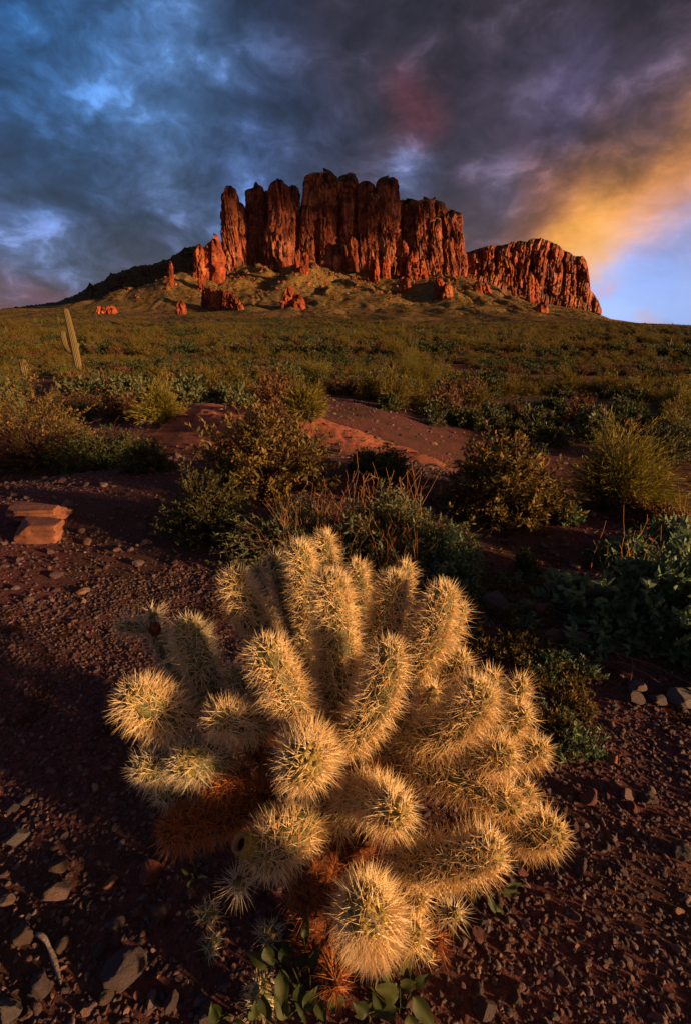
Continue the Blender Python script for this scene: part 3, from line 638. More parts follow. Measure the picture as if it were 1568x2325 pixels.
def put_stone(u, v, w, h, mkey, seed, label, depth=None, flat=.7, rot=0., group=None, sub=3, cuts=11, sink=.35):
    """A single stone: w, h its size in reference pixels."""
    p, t_ = G(u, v + h * .25); hw = w / FPX * t_ / 2
    me = stone_mesh(seed, sub, cuts, flat, m_st[mkey], .09)
    o = link('stone', me, loc=(p.x, p.y, p.z + hw * flat * (1 - sink)), label=label, cat='stone', group=group)
    o.scale = (hw, (depth or .8) * hw, hw * (.9 if h > w * .8 else .8)); o.rotation_euler = (random.uniform(-.12, .12), random.uniform(-.12, .12), rot)
    return o
ST = [(284, 2195, 104, 74, 'purple', 'large oval purple speckled boulder near the bottom left', .75, .75, .5),
      (345, 1966, 62, 78, 'red', 'wedge shaped dark red rock left below the cholla', .7, .8, 1.2),
      (143, 2022, 76, 44, 'pink', 'pale pink slab of rock on dark gravel left of the red wedge rock', .6, .5, .3),
      (138, 1962, 46, 32, 'brown', 'small tan flat topped stone above the pink slab', .8, .6, .4),
      (253, 1998, 34, 40, 'orange', 'upright orange brown stone between the pink slab and the red wedge rock', .7, .8, .9),
      (54, 2118, 54, 56, 'brown', 'rough brown rock with crumbly top near the bottom left edge', .9, .85, .2),
      (147, 2140, 36, 40, 'brown', 'rounded brown stone left above the large oval boulder', .9, .8, .4),
      (98, 2232, 52, 48, 'purple', 'purple grey rock low at the left, below the rounded brown stone', .9, .8, .1),
      (244, 2255, 36, 38, 'brown', 'brown stone touching the lower edge of the large oval boulder', .9, .8, 1.),
      (24, 2290, 62, 42, 'grey', 'grey rock in the bottom left corner', .8, .7, .2),
      (267, 2092, 36, 36, 'purple', 'dark purple stone above the large oval boulder', .9, .7, .6),
      (362, 2063, 56, 44, 'brown', 'squat brown rock below the red wedge rock', .8, .7, .1),
      (392, 2256, 46, 96, 'purple', 'long upright purple slab at the bottom left of the leafy plant', .6, .9, 1.3),
      (470, 2290, 56, 80, 'purple', 'broad purple slab beside the bottom joint of the cholla', .8, .8, 1.2),
      (44, 1898, 70, 34, 'grey', 'grey brown slab at the left edge level with the cholla centre', .6, .5, .4),
      (22, 2041, 50, 32, 'pink', 'flat pinkish stone cut by the left edge', .7, .5, .2),
      (30, 1835, 34, 20, 'purple', 'small violet stone above the grey brown slab', .7, .6, .2),
      (230, 2150, 34, 40, 'purple', 'dark upright stone left of the large oval boulder', .7, .8, 1.0),
      (1127, 1372, 66, 40, 'purple', 'smooth rounded purple rock right behind the cholla', .9, .75, .2),
      (1198, 1378, 56, 34, 'pink', 'flat pale rock beside the smooth rounded purple rock', .8, .6, .5),
      (1224, 1388, 42, 34, 'red', 'dark red rock leaning on the flat pale rock', .8, .9, 1.),
      (1172, 1404, 44, 28, 'purple', 'low purple rock in front of the flat pale rock', .8, .6, .4),
      (1258, 1308, 62, 28, 'grey', 'upper grey slab of the ledge right of the cholla', .9, .5, .1),
      (1256, 1334, 60, 30, 'purple', 'lower cracked slab of the ledge right of the cholla', .9, .5, .3),
      (1258, 1442, 56, 38, 'pink', 'rounded pinkish rock in the row right of the cholla', .8, .7, .1),
      (1308, 1446, 70, 32, 'pink', 'long low pinkish rock beside the rounded pinkish rock', .6, .55, .2),
      (1388, 1466, 66, 34, 'grey', 'tilted flat grey stone under the broad leaved bush', .6, .5, -.3),
      (1442, 1562, 44, 46, 'pink', 'pale angular stone on the gravel right of the cholla', .8, .9, .6),
      (1432, 1586, 52, 28, 'purple', 'purple stone in front of the pale angular stone', .7, .6, .2),
      (1545, 1580, 84, 34, 'grey', 'large smooth grey slab cut by the right edge', .8, .55, -.3),
      (1490, 1586, 46, 28, 'purple', 'small rock touching the large smooth grey slab', .8, .6, .2),
      (1421, 1798, 36, 44, 'pink', 'upright pink stone on the dark gravel at the right', .8, .9, .5),
      (1334, 1806, 48, 36, 'red', 'dark red blocky stone right of the lowest cholla arm', .8, .7, .4),
      (1468, 1810, 40, 34, 'brown', 'brown stone right of the upright pink stone', .8, .8, .1),
      (1386, 1718, 34, 34, 'orange', 'small orange sided stone on the gravel slope', .8, .8, .9),
      (1312, 1965, 40, 54, 'purple', 'upright violet rock right of the outstretched cholla joint', .7, .9, 1.),
      (1082, 2120, 42, 50, 'red', 'reddish stone below the right cholla arm', .8, .8, .7),
      (1093, 2084, 36, 28, 'brown', 'brown stone above the reddish stone below the arm', .8, .7, .3),
      (1151, 2084, 24, 26, 'pink', 'small pale pink stone below the right cholla arm', .8, .8, .3),
      (1102, 2284, 58, 60, 'purple', 'dark purple rock at the bottom right of the leafy plant', .8, .7, .9),
      (1170, 2262, 40, 50, 'brown', 'narrow brown rock in the bottom right gravel', .7, .8, 1.2),
      (1545, 1930, 50, 44, 'purple', 'purple rock cut by the right edge beside dark gravel', .8, .8, .8),
      (320, 1062, 40, 24, 'orange', 'orange rock at the foot of the far left bush', .8, .7, .2),
      (345, 1068, 30, 20, 'red', 'red rock beside the orange rock under the left bush', .8, .7, .2),
      (292, 1058, 26, 14, 'pink', 'pale stone left of the orange rock under the bush', .8, .6, .2),
      (240, 1102, 22, 11, 'pink', 'cream coloured pebble at the sunny edge of the gravel flat', .8, .6, .2)]
for i, (u, v, wd, hh, mk_, lab, dep, fl, rt) in enumerate(ST):
    put_stone(u, v, wd, hh, mk_, 500 + i, lab, dep, fl, rt, cuts=5 if 'oval' in lab else 8 if 'rounded' in lab or 'smooth' in lab else 11, sub=4 if i in (0, 18) else 3)
# the two sandstone blocks on the left
def block(u, v, w, h, d, seed, label, zoff=0, rz=0.):
    p, t_ = G(u, v); k = t_ / FPX; rs_ = np.random.RandomState(seed)
    bm = bmesh.new(); bmesh.ops.create_cube(bm, size=2.); bmesh.ops.subdivide_edges(bm, edges=bm.edges[:], cuts=7, use_grid_fill=True)
    bmesh.ops.triangulate(bm, faces=bm.faces[:])
    V = np.array([q.co[:] for q in bm.verts]); F = np.array([[q.index for q in f.verts] for f in bm.faces]); bm.free()
    for _ in range(11):
        n = nrm(rs_.normal(size=3) * np.array([1, 1, .5])); dd = rs_.uniform(.86, 1.12); s_ = V @ n; kk = s_ > dd
        V[kk] -= np.outer(s_[kk] - dd, n)
    V[:, 0] += .12 * V[:, 2] * rs_.uniform(-1, 1)
    V += (.11 * np.stack([fbm(V[:, 1] * 1.7 + seed, V[:, 2] * 4, 4, seed + q) for q in range(3)], -1)) + .05 * np.stack([fbm(V[:, 0] * 6 + V[:, 1] * 5 + seed, V[:, 2] * 12, 2, seed + 5)] * 3, -1)
    V *= np.array([w, d, h]) * k / 2
    o = link('stone_block', mesh('stone_block', V, F, [m_st['sandstone']], None, False), loc=(p.x, p.y, p.z + h * k * .42 + zoff), label=label, cat='rock')
    o.rotation_euler = (0, 0, rz); return o
block(86, 1190, 120, 34, 70, 31, 'upper tan sandstone slab resting behind the lower block at the left', .042, .10)
block(96, 1222, 98, 46, 60, 35, 'lower orange sandstone block in front of the tan slab at the left', 0, -.06)
# anonymous loose stones, one object each
alike = {k: [stone_mesh(900 + i * 7 + j, 2, 10, random.uniform(.6, .85), m_st[k]) for j in range(3)] for i, k in enumerate(('purple', 'red', 'brown', 'pink', 'grey'))}
LMK = [(284, 2195, 'the large oval boulder'), (345, 1966, 'the red wedge rock'), (143, 2022, 'the pale pink slab'), (138, 1962, 'the tan flat topped stone'), (54, 2118, 'the rough brown rock'), (98, 2232, 'the left edge purple rock'),
       (24, 2290, 'the bottom left corner rock'), (392, 2256, 'the upright purple slab'), (44, 1898, 'the left edge slab'), (90, 2200, 'the curved driftwood'), (20, 1700, 'the left edge at mid height'), (260, 1680, 'the leftmost big cholla joint'),
       (250, 1420, 'the leftmost small cholla joint'), (90, 1200, 'the two sandstone blocks'), (200, 1090, 'the foot of the left bushes'), (400, 1200, 'the dark bush'), (60, 1500, 'the left edge below the blocks'), (160, 1850, 'the violet stone at the left'),
       (475, 2064, 'the fallen cholla joints'), (1127, 1372, 'the smooth rounded purple rock'), (1224, 1388, 'the dark red leaning rock'), (1258, 1320, 'the ledge of two slabs'), (1300, 1444, 'the row of pinkish rocks'), (1388, 1466, 'the tilted flat grey stone'),
       (1442, 1562, 'the pale angular stone'), (1536, 1576, 'the right edge slab'), (1421, 1798, 'the upright pink stone'), (1334, 1806, 'the dark red blocky stone'), (1386, 1718, 'the orange sided stone'), (1312, 1965, 'the upright violet rock'),
       (1082, 2120, 'the reddish stone below the arm'), (1102, 2284, 'the dark rock beside the leafy plant'), (1545, 1930, 'the right edge purple rock'), (1250, 1200, 'the sprig on the slope'), (1450, 2150, 'the right edge near the bottom'), (1280, 2150, 'the open gravel at the lower right'), (1500, 2290, 'the bottom right corner'), (1540, 1740, 'the right edge at mid height')]
n_ = 0; rs = np.random.RandomState(9); words = {'purple': 'purple grey', 'red': 'dark red', 'brown': 'brown', 'pink': 'pale pink', 'grey': 'grey'}
while n_ < 240:
    u = rs.uniform(0, 1568); v = rs.choice([rs.uniform(1500, 2324), rs.uniform(1080, 1500)], p=[.66, .34])
    if 420 < u < 1050 and 1300 < v < 2324: continue
    k = rs.choice(['purple', 'red', 'brown', 'pink', 'grey'], p=[.45, .17, .22, .08, .08])
    p, t_ = G(u, v); s_ = rs.uniform(9, 22) * (.55 if v < 1500 else 1) / FPX * t_ / 2 * (1.35 if rs.rand() < .15 else 1)
    szw = 'tiny' if s_ < .009 else 'small' if s_ < .013 else 'fist sized' if s_ < .02 else 'larger'
    q_ = min(LMK, key=lambda m_: (m_[0] - u) ** 2 + (m_[1] - v) ** 2); du_, dv_ = u - q_[0], v - q_[1]
    side = ('just ' if du_ * du_ + dv_ * dv_ < 2500 else '') + (('right of' if du_ > 0 else 'left of') if abs(du_) > abs(dv_) else ('below' if dv_ > 0 else 'above')) + ' ' + q_[2]
    zone_ = 'on the left gravel' if u < 620 else 'on the right gravel slope'
    o = link('loose_stone', alike[k][rs.randint(3)], loc=(p.x, p.y, p.z + s_ * .3), label='%s %s angular stone %s' % (szw, words[k], side), cat='stone', group='loose %s stones on the gravel' % words[k])
    o.scale = (s_, s_ * rs.uniform(.6, .95), s_ * rs.uniform(.7, 1)); o.rotation_euler = (rs.uniform(-.3, .3), rs.uniform(-.3, .3), rs.uniform(0, 6.28)); n_ += 1

# ================================================================== shrubs
def shrub_geo(seed, w, h, ntip, nleaf, ll, lw, twig_r=.004, spread=1., shell=.5, upr=.3, droop=.1, leafspan=.45, lean=0., fine=0, flop=.8, lumps=.35, mi=(0, 1), jit=1.):
    """Curved twigs filling an uneven dome, leaves along their outer ends."""
    rs = np.random.RandomState(seed); gt_, gl = Geo(), Geo()
    az = rs.uniform(0, 2 * np.pi, ntip); el = np.arcsin(rs.uniform(0.02, 1, ntip) ** .85)
    lum = 1 + lumps * fbm(np.cos(az) * 1.7 * np.cos(el) + seed, np.sin(az) * 1.7 * np.cos(el) + np.sin(el) * 1.3, 3, seed) * 1.6
    rr = (shell + (1 - shell) * rs.uniform(0, 1, ntip) ** .6) * lum
    T = np.stack([np.cos(az) * np.cos(el) * w / 2 * rr, np.sin(az) * np.cos(el) * w / 2 * rr, np.sin(el) * h * rr * rs.uniform(.85, 1.12, ntip)], -1)
    T[:, 2] = np.maximum(T[:, 2], .02 * h)
    B0 = np.stack([rs.normal(0, w * .05, ntip), rs.normal(0, w * .05, ntip), np.zeros(ntip) - .02], -1)
    C = B0 * .45 + T * .55; C[:, 2] += h * (upr * .5 - droop) * rs.uniform(.3, 1.2, ntip); C[:, :2] *= (1 - upr * .5)
    C += rs.normal(0, .05 * w, (ntip, 3)) * jit
    K = 7; tt = np.linspace(0, 1, K)[None, :, None]
    Pt = (1 - tt) ** 2 * B0[:, None] + 2 * tt * (1 - tt) * C[:, None] + tt ** 2 * T[:, None]
    Pt = Pt + rs.normal(0, .008 * w, Pt.shape) * tt * jit
    Rd = twig_r * np.linspace(1.6, .35, K)[None] * rs.uniform(.5, 1.2, (ntip, 1))
    tubes(gt_, Pt, Rd, mi[1], 3)
    if nleaf:
        N = nleaf; ti = rs.randint(0, ntip, N); s_ = 1 - leafspan * rs.uniform(0, 1, N) ** 1.3
        f = s_ * (K - 1); i0 = np.clip(f.astype(int), 0, K - 2); fr = (f - i0)[:, None]
        Bp = Pt[ti, i0] * (1 - fr) + Pt[ti, i0 + 1] * fr; ax = nrm(Pt[ti, i0 + 1] - Pt[ti, i0])
        Dr = nrm(ax * (1.2 if fine else .8) + rs.normal(0, .35 if fine else flop, (N, 3)) + np.array([0, 0, .25]))
        tint = np.clip(rs.uniform(0, 1, N) ** 1.6 + .25 * (vn(ti * .37, ti * 0, seed)), 0, 1)
        leaves(gl, Bp, Dr, nrm(rs.normal(size=(N, 3))), ll * rs.uniform(.6, 1.25, N), lw * rs.uniform(.7, 1.2, N), mi[0], tint)
    return gt_, gl
def merge(name, gs, mats):
    g = Geo()
    for q in gs:
        for V, A in ((q.V, q.A),):
            off = g.n; g.V += V; g.A += A; g.n += q.n
            for F, M in ((q.F3, q.M3),):
                g.F3 += [f + off for f in F]; g.M3 += M
            g.F4 += [f + off for f in q.F4]; g.M4 += q.M4
    return g.mesh(name, mats)
def near_bush(name, u, v, wpx, hpx, label, cat, mats, seed, leafname='foliage', **kw):
    p, t_ = G(u, v); w_ = wpx / FPX * t_ * 1.03; h_ = hpx / FPX * t_ * .86
    root = link(name, None, loc=p, label=label, cat=cat)
    a, b_ = shrub_geo(seed, w_, h_, **kw)
    link('branches', a.mesh('branches', [m_twig, mats[1]]), root)
    if b_.n: link(leafname, b_.mesh(leafname, [mats[0]]), root, kind='stuff')
    return root, w_, h_
GOLD = dict(leafname='foliage', ntip=420, nleaf=5200, ll=.050, lw=.022, twig_r=.004, shell=.55, upr=.35, leafspan=.35, mi=(0, 1))
DENSE = dict(ntip=420, nleaf=7500, ll=.045, lw=.020, twig_r=.003, shell=.5, upr=.2, leafspan=.5, mi=(0, 1))
NB = [('bush', 600, 1112, 300, 190, 'large golden leaved bush in front of the bare red mound', m_leaf_gold, 11, dict(GOLD, nleaf=6500, lumps=.5)),
      ('bush', 620, 985, 120, 95, 'small brownish bush rising behind the large golden leaved bush', m_leaf_brown, 12, dict(GOLD, ntip=240, nleaf=2600)),
      ('bush', 1140, 1170, 330, 205, 'round bush tipped with golden leaves right of the mound', m_leaf_gold, 13, dict(GOLD, nleaf=7500)),
      ('bush', 80, 1058, 350, 225, 'wide leafy bush at the left edge behind the gravel flat', m_leaf_gold, 14, dict(GOLD, nleaf=7000)),
      ('bush', 230, 1066, 230, 110, 'dark green bush with bare twigs beside the wide left bush', m_leaf_dark, 15, dict(DENSE)),
      ('bush', 335, 1070, 120, 75, 'low dark green mound of leaves at the end of the gravel flat', m_leaf_dark, 16, dict(DENSE, nleaf=4000)),
      ('bush', 175, 945, 270, 85, 'dim reddish brown scrub left behind the wide bush', m_leaf_brown, 17, dict(GOLD, nleaf=3600)),
      ('bush', 460, 1215, 210, 165, 'dark grey green bush standing left behind the cholla', m_leaf_dark, 18, dict(DENSE, ntip=520, nleaf=6500, ll=.030, lw=.012, upr=.6)),
      ('bush', 660, 1255, 330, 120, 'low wispy green bush directly behind the tallest cholla joints', m_leaf_silver, 19, dict(DENSE, ntip=520, nleaf=7000, ll=.032, lw=.010, upr=.6)),
      ('bush', 880, 1260, 330, 190, 'dense green bush with dry orange stalks behind the cholla', m_leaf_silver, 20, dict(DENSE, ntip=520, nleaf=9500, ll=.036, lw=.013)),
      ('bush', 1000, 1305, 170, 120, 'bluish green leafy bush at the right end behind the cholla', m_leaf_green, 21, dict(DENSE, nleaf=4500, ll=.038, lw=.016)),
      ('bush', 860, 1075, 160, 70, 'dark bush hidden behind the dense bush with orange stalks', m_leaf_dark, 22, dict(DENSE, nleaf=3500)),
      ('bush', 1500, 1440, 400, 190, 'big broad leaved green bush cut by the right edge', m_leaf_green, 23, dict(ntip=520, nleaf=9000, ll=.055, lw=.026, twig_r=.003, shell=.55, upr=.2, leafspan=.35, mi=(0, 1), lumps=.6)),
      ('bush', 1440, 1280, 170, 60, 'leafy shoots at the back of the big broad leaved bush', m_leaf_green, 24, dict(DENSE, nleaf=2600, ll=.05, lw=.022)),
      ('bush', 1530, 1262, 150, 80, 'yellowish leafy bush behind the big broad leaved bush', m_leaf_green, 25, dict(DENSE, nleaf=2800)),
      ('bush', 1190, 1300, 60, 70, 'small upright dark sprig on the slope right of the cholla', m_leaf_dark, 26, dict(DENSE, ntip=90, nleaf=700, ll=.03, lw=.012, upr=.9)),
      ('bush', 1500, 1045, 160, 140, 'large grey green bush at the right edge in the gully', m_leaf_silver, 27, dict(DENSE, ntip=500, nleaf=6500, ll=.07, lw=.035)),
      ('bush', 1290, 1185, 70, 40, 'small bright green tuft at the foot of the round golden bush', m_leaf_green, 28, dict(DENSE, ntip=120, nleaf=1500, ll=.03, lw=.014)),
      ('bush', 1480, 1185, 190, 65, 'low grey brown scrub at the right edge below the feathery bush', m_leaf_brown, 29, dict(DENSE, nleaf=4200, ll=.04, lw=.014))]
for (nm, u, v, wd, hh, lab, m_, sd, kw) in NB:
    near_bush(nm, u, v, wd, hh, lab, 'bush', (m_, m_twig), sd, **{k: q for k, q in kw.items() if k != 'leafname'})
FE = dict(ntip=1500, nleaf=9000, ll=.06, lw=.006, twig_r=.0035, shell=.45, upr=.75, leafspan=.75, fine=1, lumps=.3, mi=(0, 1))
for (u, v, wd, hh, lab, sd) in [(1390, 1150, 240, 205, 'feathery yellow green bush in the gully right of the round golden bush', 41), (1470, 1150, 110, 100, 'shadowed feathery bush at the right side of the yellow one', 42),
                                (370, 955, 115, 88, 'feathery amber bush standing at the head of the red mound', 43), (430, 905, 70, 52, 'small feathery bush behind the amber one', 44),
                                (925, 884, 130, 120, 'tall feathery golden bush in the middle distance', 45), (975, 885, 80, 70, 'shorter feathery golden bush right of the tall one', 46), (690, 950, 80, 62, 'soft olive feathery bush left of the grey green shrubs', 47),
                                (1540, 935, 100, 70, 'feathery yellow bush cut by the right edge', 48), (720, 865, 80, 62, 'olive feathery bush on the brushy flat left of the golden ones', 49)]:
    near_bush('feathery_bush', u, v, wd, hh, lab, 'bush', (m_leaf_bright, m_leaf_bright), sd, **dict(FE, nleaf=15000 if sd < 43 else 9000, ll=.045 if sd < 43 else .09, lw=.0045 if sd < 43 else .009, twig_r=.0018 if sd < 43 else .003, ntip=1800 if sd < 43 else 1000, lumps=.55, shell=.35))

# dry stalks
def stalks(u0, u1, v, hpx, n, label, seed, m_, name='dry_stalks', bend=.2, w=.0013):
    rs_ = np.random.RandomState(seed); p0, t_ = G((u0 + u1) / 2, v); wx = (u1 - u0) / FPX * t_
    root = link(name, None, loc=p0, label=label, cat='dry plant')
    B0 = np.stack([rs_.uniform(-wx / 2, wx / 2, n), rs_.uniform(-.18, .18, n), np.zeros(n)], -1)
    H_ = hpx / FPX * t_ * rs_.uniform(.5, 1.1, n); K = 6; tt = np.linspace(0, 1, K)
    dx_ = rs_.normal(0, bend, (n, 2)); Pt = B0[:, None] + np.stack([dx_[:, :1] * tt ** 2 * H_[:, None], dx_[:, 1:] * tt ** 2 * H_[:, None], tt * H_[:, None]], -1) + rs_.normal(0, .004, (n, K, 3))
    g = Geo(); tubes(g, Pt, w * np.linspace(1, .5, K)[None] * np.ones((n, 1)), 0, 3, .5)
    # side twigs
    m2 = n * 2; ii = rs_.randint(0, n, m2); kk = rs_.randint(2, K, m2); Bq = Pt[ii, kk]
    Dq = nrm(np.stack([rs_.normal(0, .6, m2), rs_.normal(0, .6, m2), rs_.uniform(.5, 1, m2)], -1)); Lq = H_[ii] * rs_.uniform(.08, .22, m2)
    P2 = Bq[:, None] + Dq[:, None] * (Lq[:, None, None] * np.linspace(0, 1, 3)[None, :, None]); tubes(g, P2, w * .6 * np.ones((m2, 3)), 0, 3, .9)
    link('stalk', g.mesh('stalk', [m_]), root, kind='stuff'); return root
stalks(770, 960, 1235, 165, 60, 'thin orange dry stalks rising above the dense green bush', 61, m_straw)
stalks(620, 760, 1270, 150, 60, 'pale dry grass stems in the wispy bush behind the cholla', 62, m_straw, w=.0009)
stalks(760, 940, 1300, 130, 90, 'pale grass stems in front of the dense green bush', 63, m_straw, w=.0009)
stalks(1370, 1568, 1330, 150, 26, 'bare branching stems above the big broad leaved bush', 64, m_straw, w=.0012)
stalks(20, 330, 1055, 100, 60, 'bare twigs poking out of the left bushes', 65, m_twig, w=.002, bend=.5)
stalks(1500, 1568, 1200, 90, 20, 'dry stems at the right edge in the gully', 66, m_straw, w=.0012)
# dead sticks under the broad leaved bush
rs = np.random.RandomState(71)
for i in range(26):
    u = rs.uniform(1230, 1560); v = rs.uniform(1395, 1510) if u > 1300 else rs.uniform(1390, 1450); p, t_ = G(u, v)
    K = 6; a = rs.uniform(0, 6.28); L_ = rs.uniform(.12, .4); tt = np.linspace(0, 1, K)
    Pt = np.stack([np.cos(a + rs.normal(0, .4) * tt) * tt * L_, np.sin(a + rs.normal(0, .4) * tt) * tt * L_, .012 + .05 * np.sin(tt * 3) * rs.uniform(.2, 1.4)], -1)[None] + rs.normal(0, .004, (1, K, 3))
    g = Geo(); tubes(g, Pt, .0028 * np.linspace(1, .4, K)[None], 0, 4, rs.uniform(0, 1))
    link('dead_stick', g.mesh('dead_stick', [m_twig]), loc=p, label='thin dry grey stick lying under the broad leaved bush', cat='stick', group='dry sticks under the broad leaved bush')
p, t_ = G(90, 2200)
K = 9; tt = np.linspace(0, 1, K)
Pt = np.stack([-.035 + .10 * tt ** 1.6, .055 - .09 * tt + .03 * np.sin(tt * 3), .012 + .008 * np.sin(tt * 6)], -1)[None]
g = Geo(); tubes(g, Pt, .0055 * np.array([[.4, .9, 1, 1.1, .8, 1, 1.1, .8, .3]]), 0, 6, .8)
link('driftwood', g.mesh('driftwood', [stone_mat('weathered_wood', (.09, .07, .065), (.20, .165, .15), .1, 60)]), loc=p, label='curved grey weathered stick on gravel in the lower left corner', cat='stick')

# moss-like tufts and seedlings on the gravel (stuff)
def tuft(seed, n, L, wd, m_, up=.6):
    rs_ = np.random.RandomState(seed); g = Geo(); B0 = np.stack([rs_.normal(0, .35, n), rs_.normal(0, .35, n), np.zeros(n)], -1)
    Dr = nrm(np.stack([rs_.normal(0, 1, n), rs_.normal(0, 1, n), rs_.uniform(.2, 1.6, n) * up], -1))
    leaves(g, B0, Dr, nrm(rs_.normal(size=(n, 3))), L * rs_.uniform(.5, 1.3, n), wd * rs_.uniform(.6, 1.2, n), 0, rs_.uniform(0, 1, n)); return g.mesh('tuft', [m_])
moss = [('tuft', tuft(80 + i, 240, .42, .045, m_moss, .35)) for i in range(3)]
rs = np.random.RandomState(82); n = 2600
d = np.sqrt(rs.uniform(.5, 9.5 ** 2, n)); a = rs.uniform(-R(48), R(48), n); X, Y = np.sin(a) * d, np.cos(a) * d
k = fbm(X / .8, Y / .8, 3, 83) > .12; X, Y = X[k], Y[k]; n = len(X)
scatter('dry_moss', np.stack([X, Y, height(X, Y)], -1), np.stack([X * 0, X * 0, rs.uniform(0, 6.28, n)], -1), rs.uniform(.03, .10, n)[:, None] * np.array([[1, 1, .45]]), rs.randint(0, 3, n), moss)
def seedling(seed, m_):
    rs_ = np.random.RandomState(seed); gt_, gl = shrub_geo(seed, 1.6, .8, 26, 210, .20, .075, .010, shell=.4, upr=.1, leafspan=.7, mi=(0, 1)); return merge('seedling', [gt_, gl], [m_, m_twig])
sl = [('seedling', seedling(90 + i, m_leaf_green if i == 0 else m_leaf_gold)) for i in range(4)]
P_ = []; rs = np.random.RandomState(91)
for _ in range(95):
    f = rs.rand(); u = np.interp(f, [0, .35, .7, 1], [1090, 1150, 1240, 1290]) + rs.normal(0, 45); v = np.interp(f, [0, .35, .7, 1], [1330, 1430, 1530, 1740]) + rs.normal(0, 28); P_.append(G(u, v)[0])
for _ in range(35):
    P_.append(G(rs.uniform(980, 1250), rs.uniform(1290, 1400))[0])
n = len(P_)
scatter('trailing_plants', [list(p) for p in P_], np.stack([np.zeros(n), np.zeros(n), rs.uniform(0, 6.28, n)], -1), rs.uniform(.05, .11, n)[:, None] * np.ones((1, 3)), rs.randint(0, 4, n), sl)

# ------------------------------------------------------------------ scrub of the flat: individuals first, then the mass
def proto(seed, kind):
    if kind == 'dark': a = shrub_geo(seed, 1., .60, 70, 900, .10, .052, .008, shell=.55, upr=.2, leafspan=.5); m_ = m_leaf_dark
    elif kind == 'silver': a = shrub_geo(seed, 1., .58, 70, 950, .09, .046, .008, shell=.6, upr=.2, leafspan=.45); m_ = m_leaf_silver
    elif kind == 'brown': a = shrub_geo(seed, 1., .55, 110, 700, .085, .035, .008, shell=.5, upr=.3, leafspan=.6); m_ = m_leaf_brown
    else: a = shrub_geo(seed, 1., .72, 260, 2400, .10, .011, .004, shell=.45, upr=.55, leafspan=.7, fine=1, lumps=.5); m_ = m_leaf_yel
    return merge('desert_shrub', a, [m_, m_leaf_yel if kind == 'yellow' else m_twig])
KN = ['dark', 'silver', 'brown', 'yellow']
PR = {k: [proto(200 + 10 * i + j, k) for j in range(4 if i < 2 else 3)] for i, k in enumerate(KN)}
rs = np.random.RandomState(101); C = []; cell = {}
def ok(x, y, r):
    q = (int(x // 2), int(y // 2))
    for a in (-1, 0, 1):
        for b in (-1, 0, 1):
            for (X2, Y2, R2) in cell.get((q[0] + a, q[1] + b), ()):
                if (X2 - x) ** 2 + (Y2 - y) ** 2 < (r + R2) ** 2 * .55: return False
    cell.setdefault(q, []).append((x, y, r)); return True
tries = 0
while tries < 60000:
    tries += 1
    d = math.sqrt(rs.uniform(7.5 ** 2, 75 ** 2)); a = rs.uniform(-R(42), R(42)); x, y = math.sin(a) * d, math.cos(a) * d
    if abs(y - (7.9 - .55 * x)) < 1.6 and -4.6 < x < 2.2: continue
    u_ = CU + FPX * x / y * 1.07
    if d < 11 and not (u_ > 1000 and d > 8.2): continue
    if ((x + 58) / 16) ** 2 + ((y - 92) / 14) ** 2 < 1: continue
    if 10 < u_ < 130 and 11 < d < 44: continue
    den_ = vn(x / 5, y / 5, 102); bare = sstep(.05, .35, a) * (1 - sstep(20, 34, d))
    if den_ * 1.3 + rs.uniform(-.5, .5) < -.08 + .45 * bare: continue
    r = rs.uniform(.35, .85) * (1 if d > 12 else .8)
    if ok(x, y, r): C.append((d, x, y, r))
C.sort(); C = C[:2600]
NIND = 285
kk = []
for (d, x, y, r) in C:
    q = rs.rand(); a = math.atan2(x, y)
    q = float(np.clip(.5 + .9 * fbm(x / 9, y / 9, 2, 120) + rs.uniform(-.35, .35), 0, .999))
    if d < 26: kk.append('silver' if q < .38 else 'dark' if q < .62 else 'brown' if q < .86 else 'yellow')
    else: kk.append('dark' if q < .42 else 'brown' if q < .66 else 'silver' if q < .82 else 'yellow')
LB = {'dark': 'dark green shrub', 'silver': 'grey green shrub', 'brown': 'brown twiggy shrub', 'yellow': 'feathery yellow shrub'}
for i in range(min(NIND, len(C))):
    d, x, y, r = C[i]; k = kk[i]; a = math.degrees(math.atan2(x, y))
    where = ['at the far left behind the young saguaro', 'around the tall saguaro', 'behind the amber bush', 'behind the mound crest', 'behind the large golden leaved bush', 'near the paired golden feathery bushes', 'on the red slope', 'behind the round golden bush', 'behind the yellow feathery bush', 'at the far right'][int(np.clip((a + 36) / 7.2, 0, 9))]
    far = 'nearest row' if d < 12 else 'near row' if d < 17 else 'second row' if d < 22 else 'middle row' if d < 28 else 'farther row' if d < 34 else 'farthest row'
    big = 'small' if r < .5 else 'medium' if r < .67 else 'large'
    lab_ = '%s %s, %s, %s' % (big, LB[k], far, where)
    o = link('desert_shrub', PR[k][rs.randint(len(PR[k]))], loc=(x, y, gz(x, y) - .03), label=lab_, cat='shrub', group='%ss in the gully' % LB[k])
    s_ = 2 * r * rs.uniform(.9, 1.1); o.scale = (s_, s_ * rs.uniform(.8, 1.1), s_ * rs.uniform(.8, 1.25)); o.rotation_euler = (0, 0, rs.uniform(0, 6.28))
pp = []; ks = []; ss = []
off = {'dark': 0, 'silver': 4, 'brown': 8, 'yellow': 11}
for i in range(NIND, len(C)):
    d, x, y, r = C[i]; pp.append((x, y, gz(x, y) - .03)); k = kk[i]; ks.append(off[k] + rs.randint(len(PR[k]))); ss.append(2 * r)
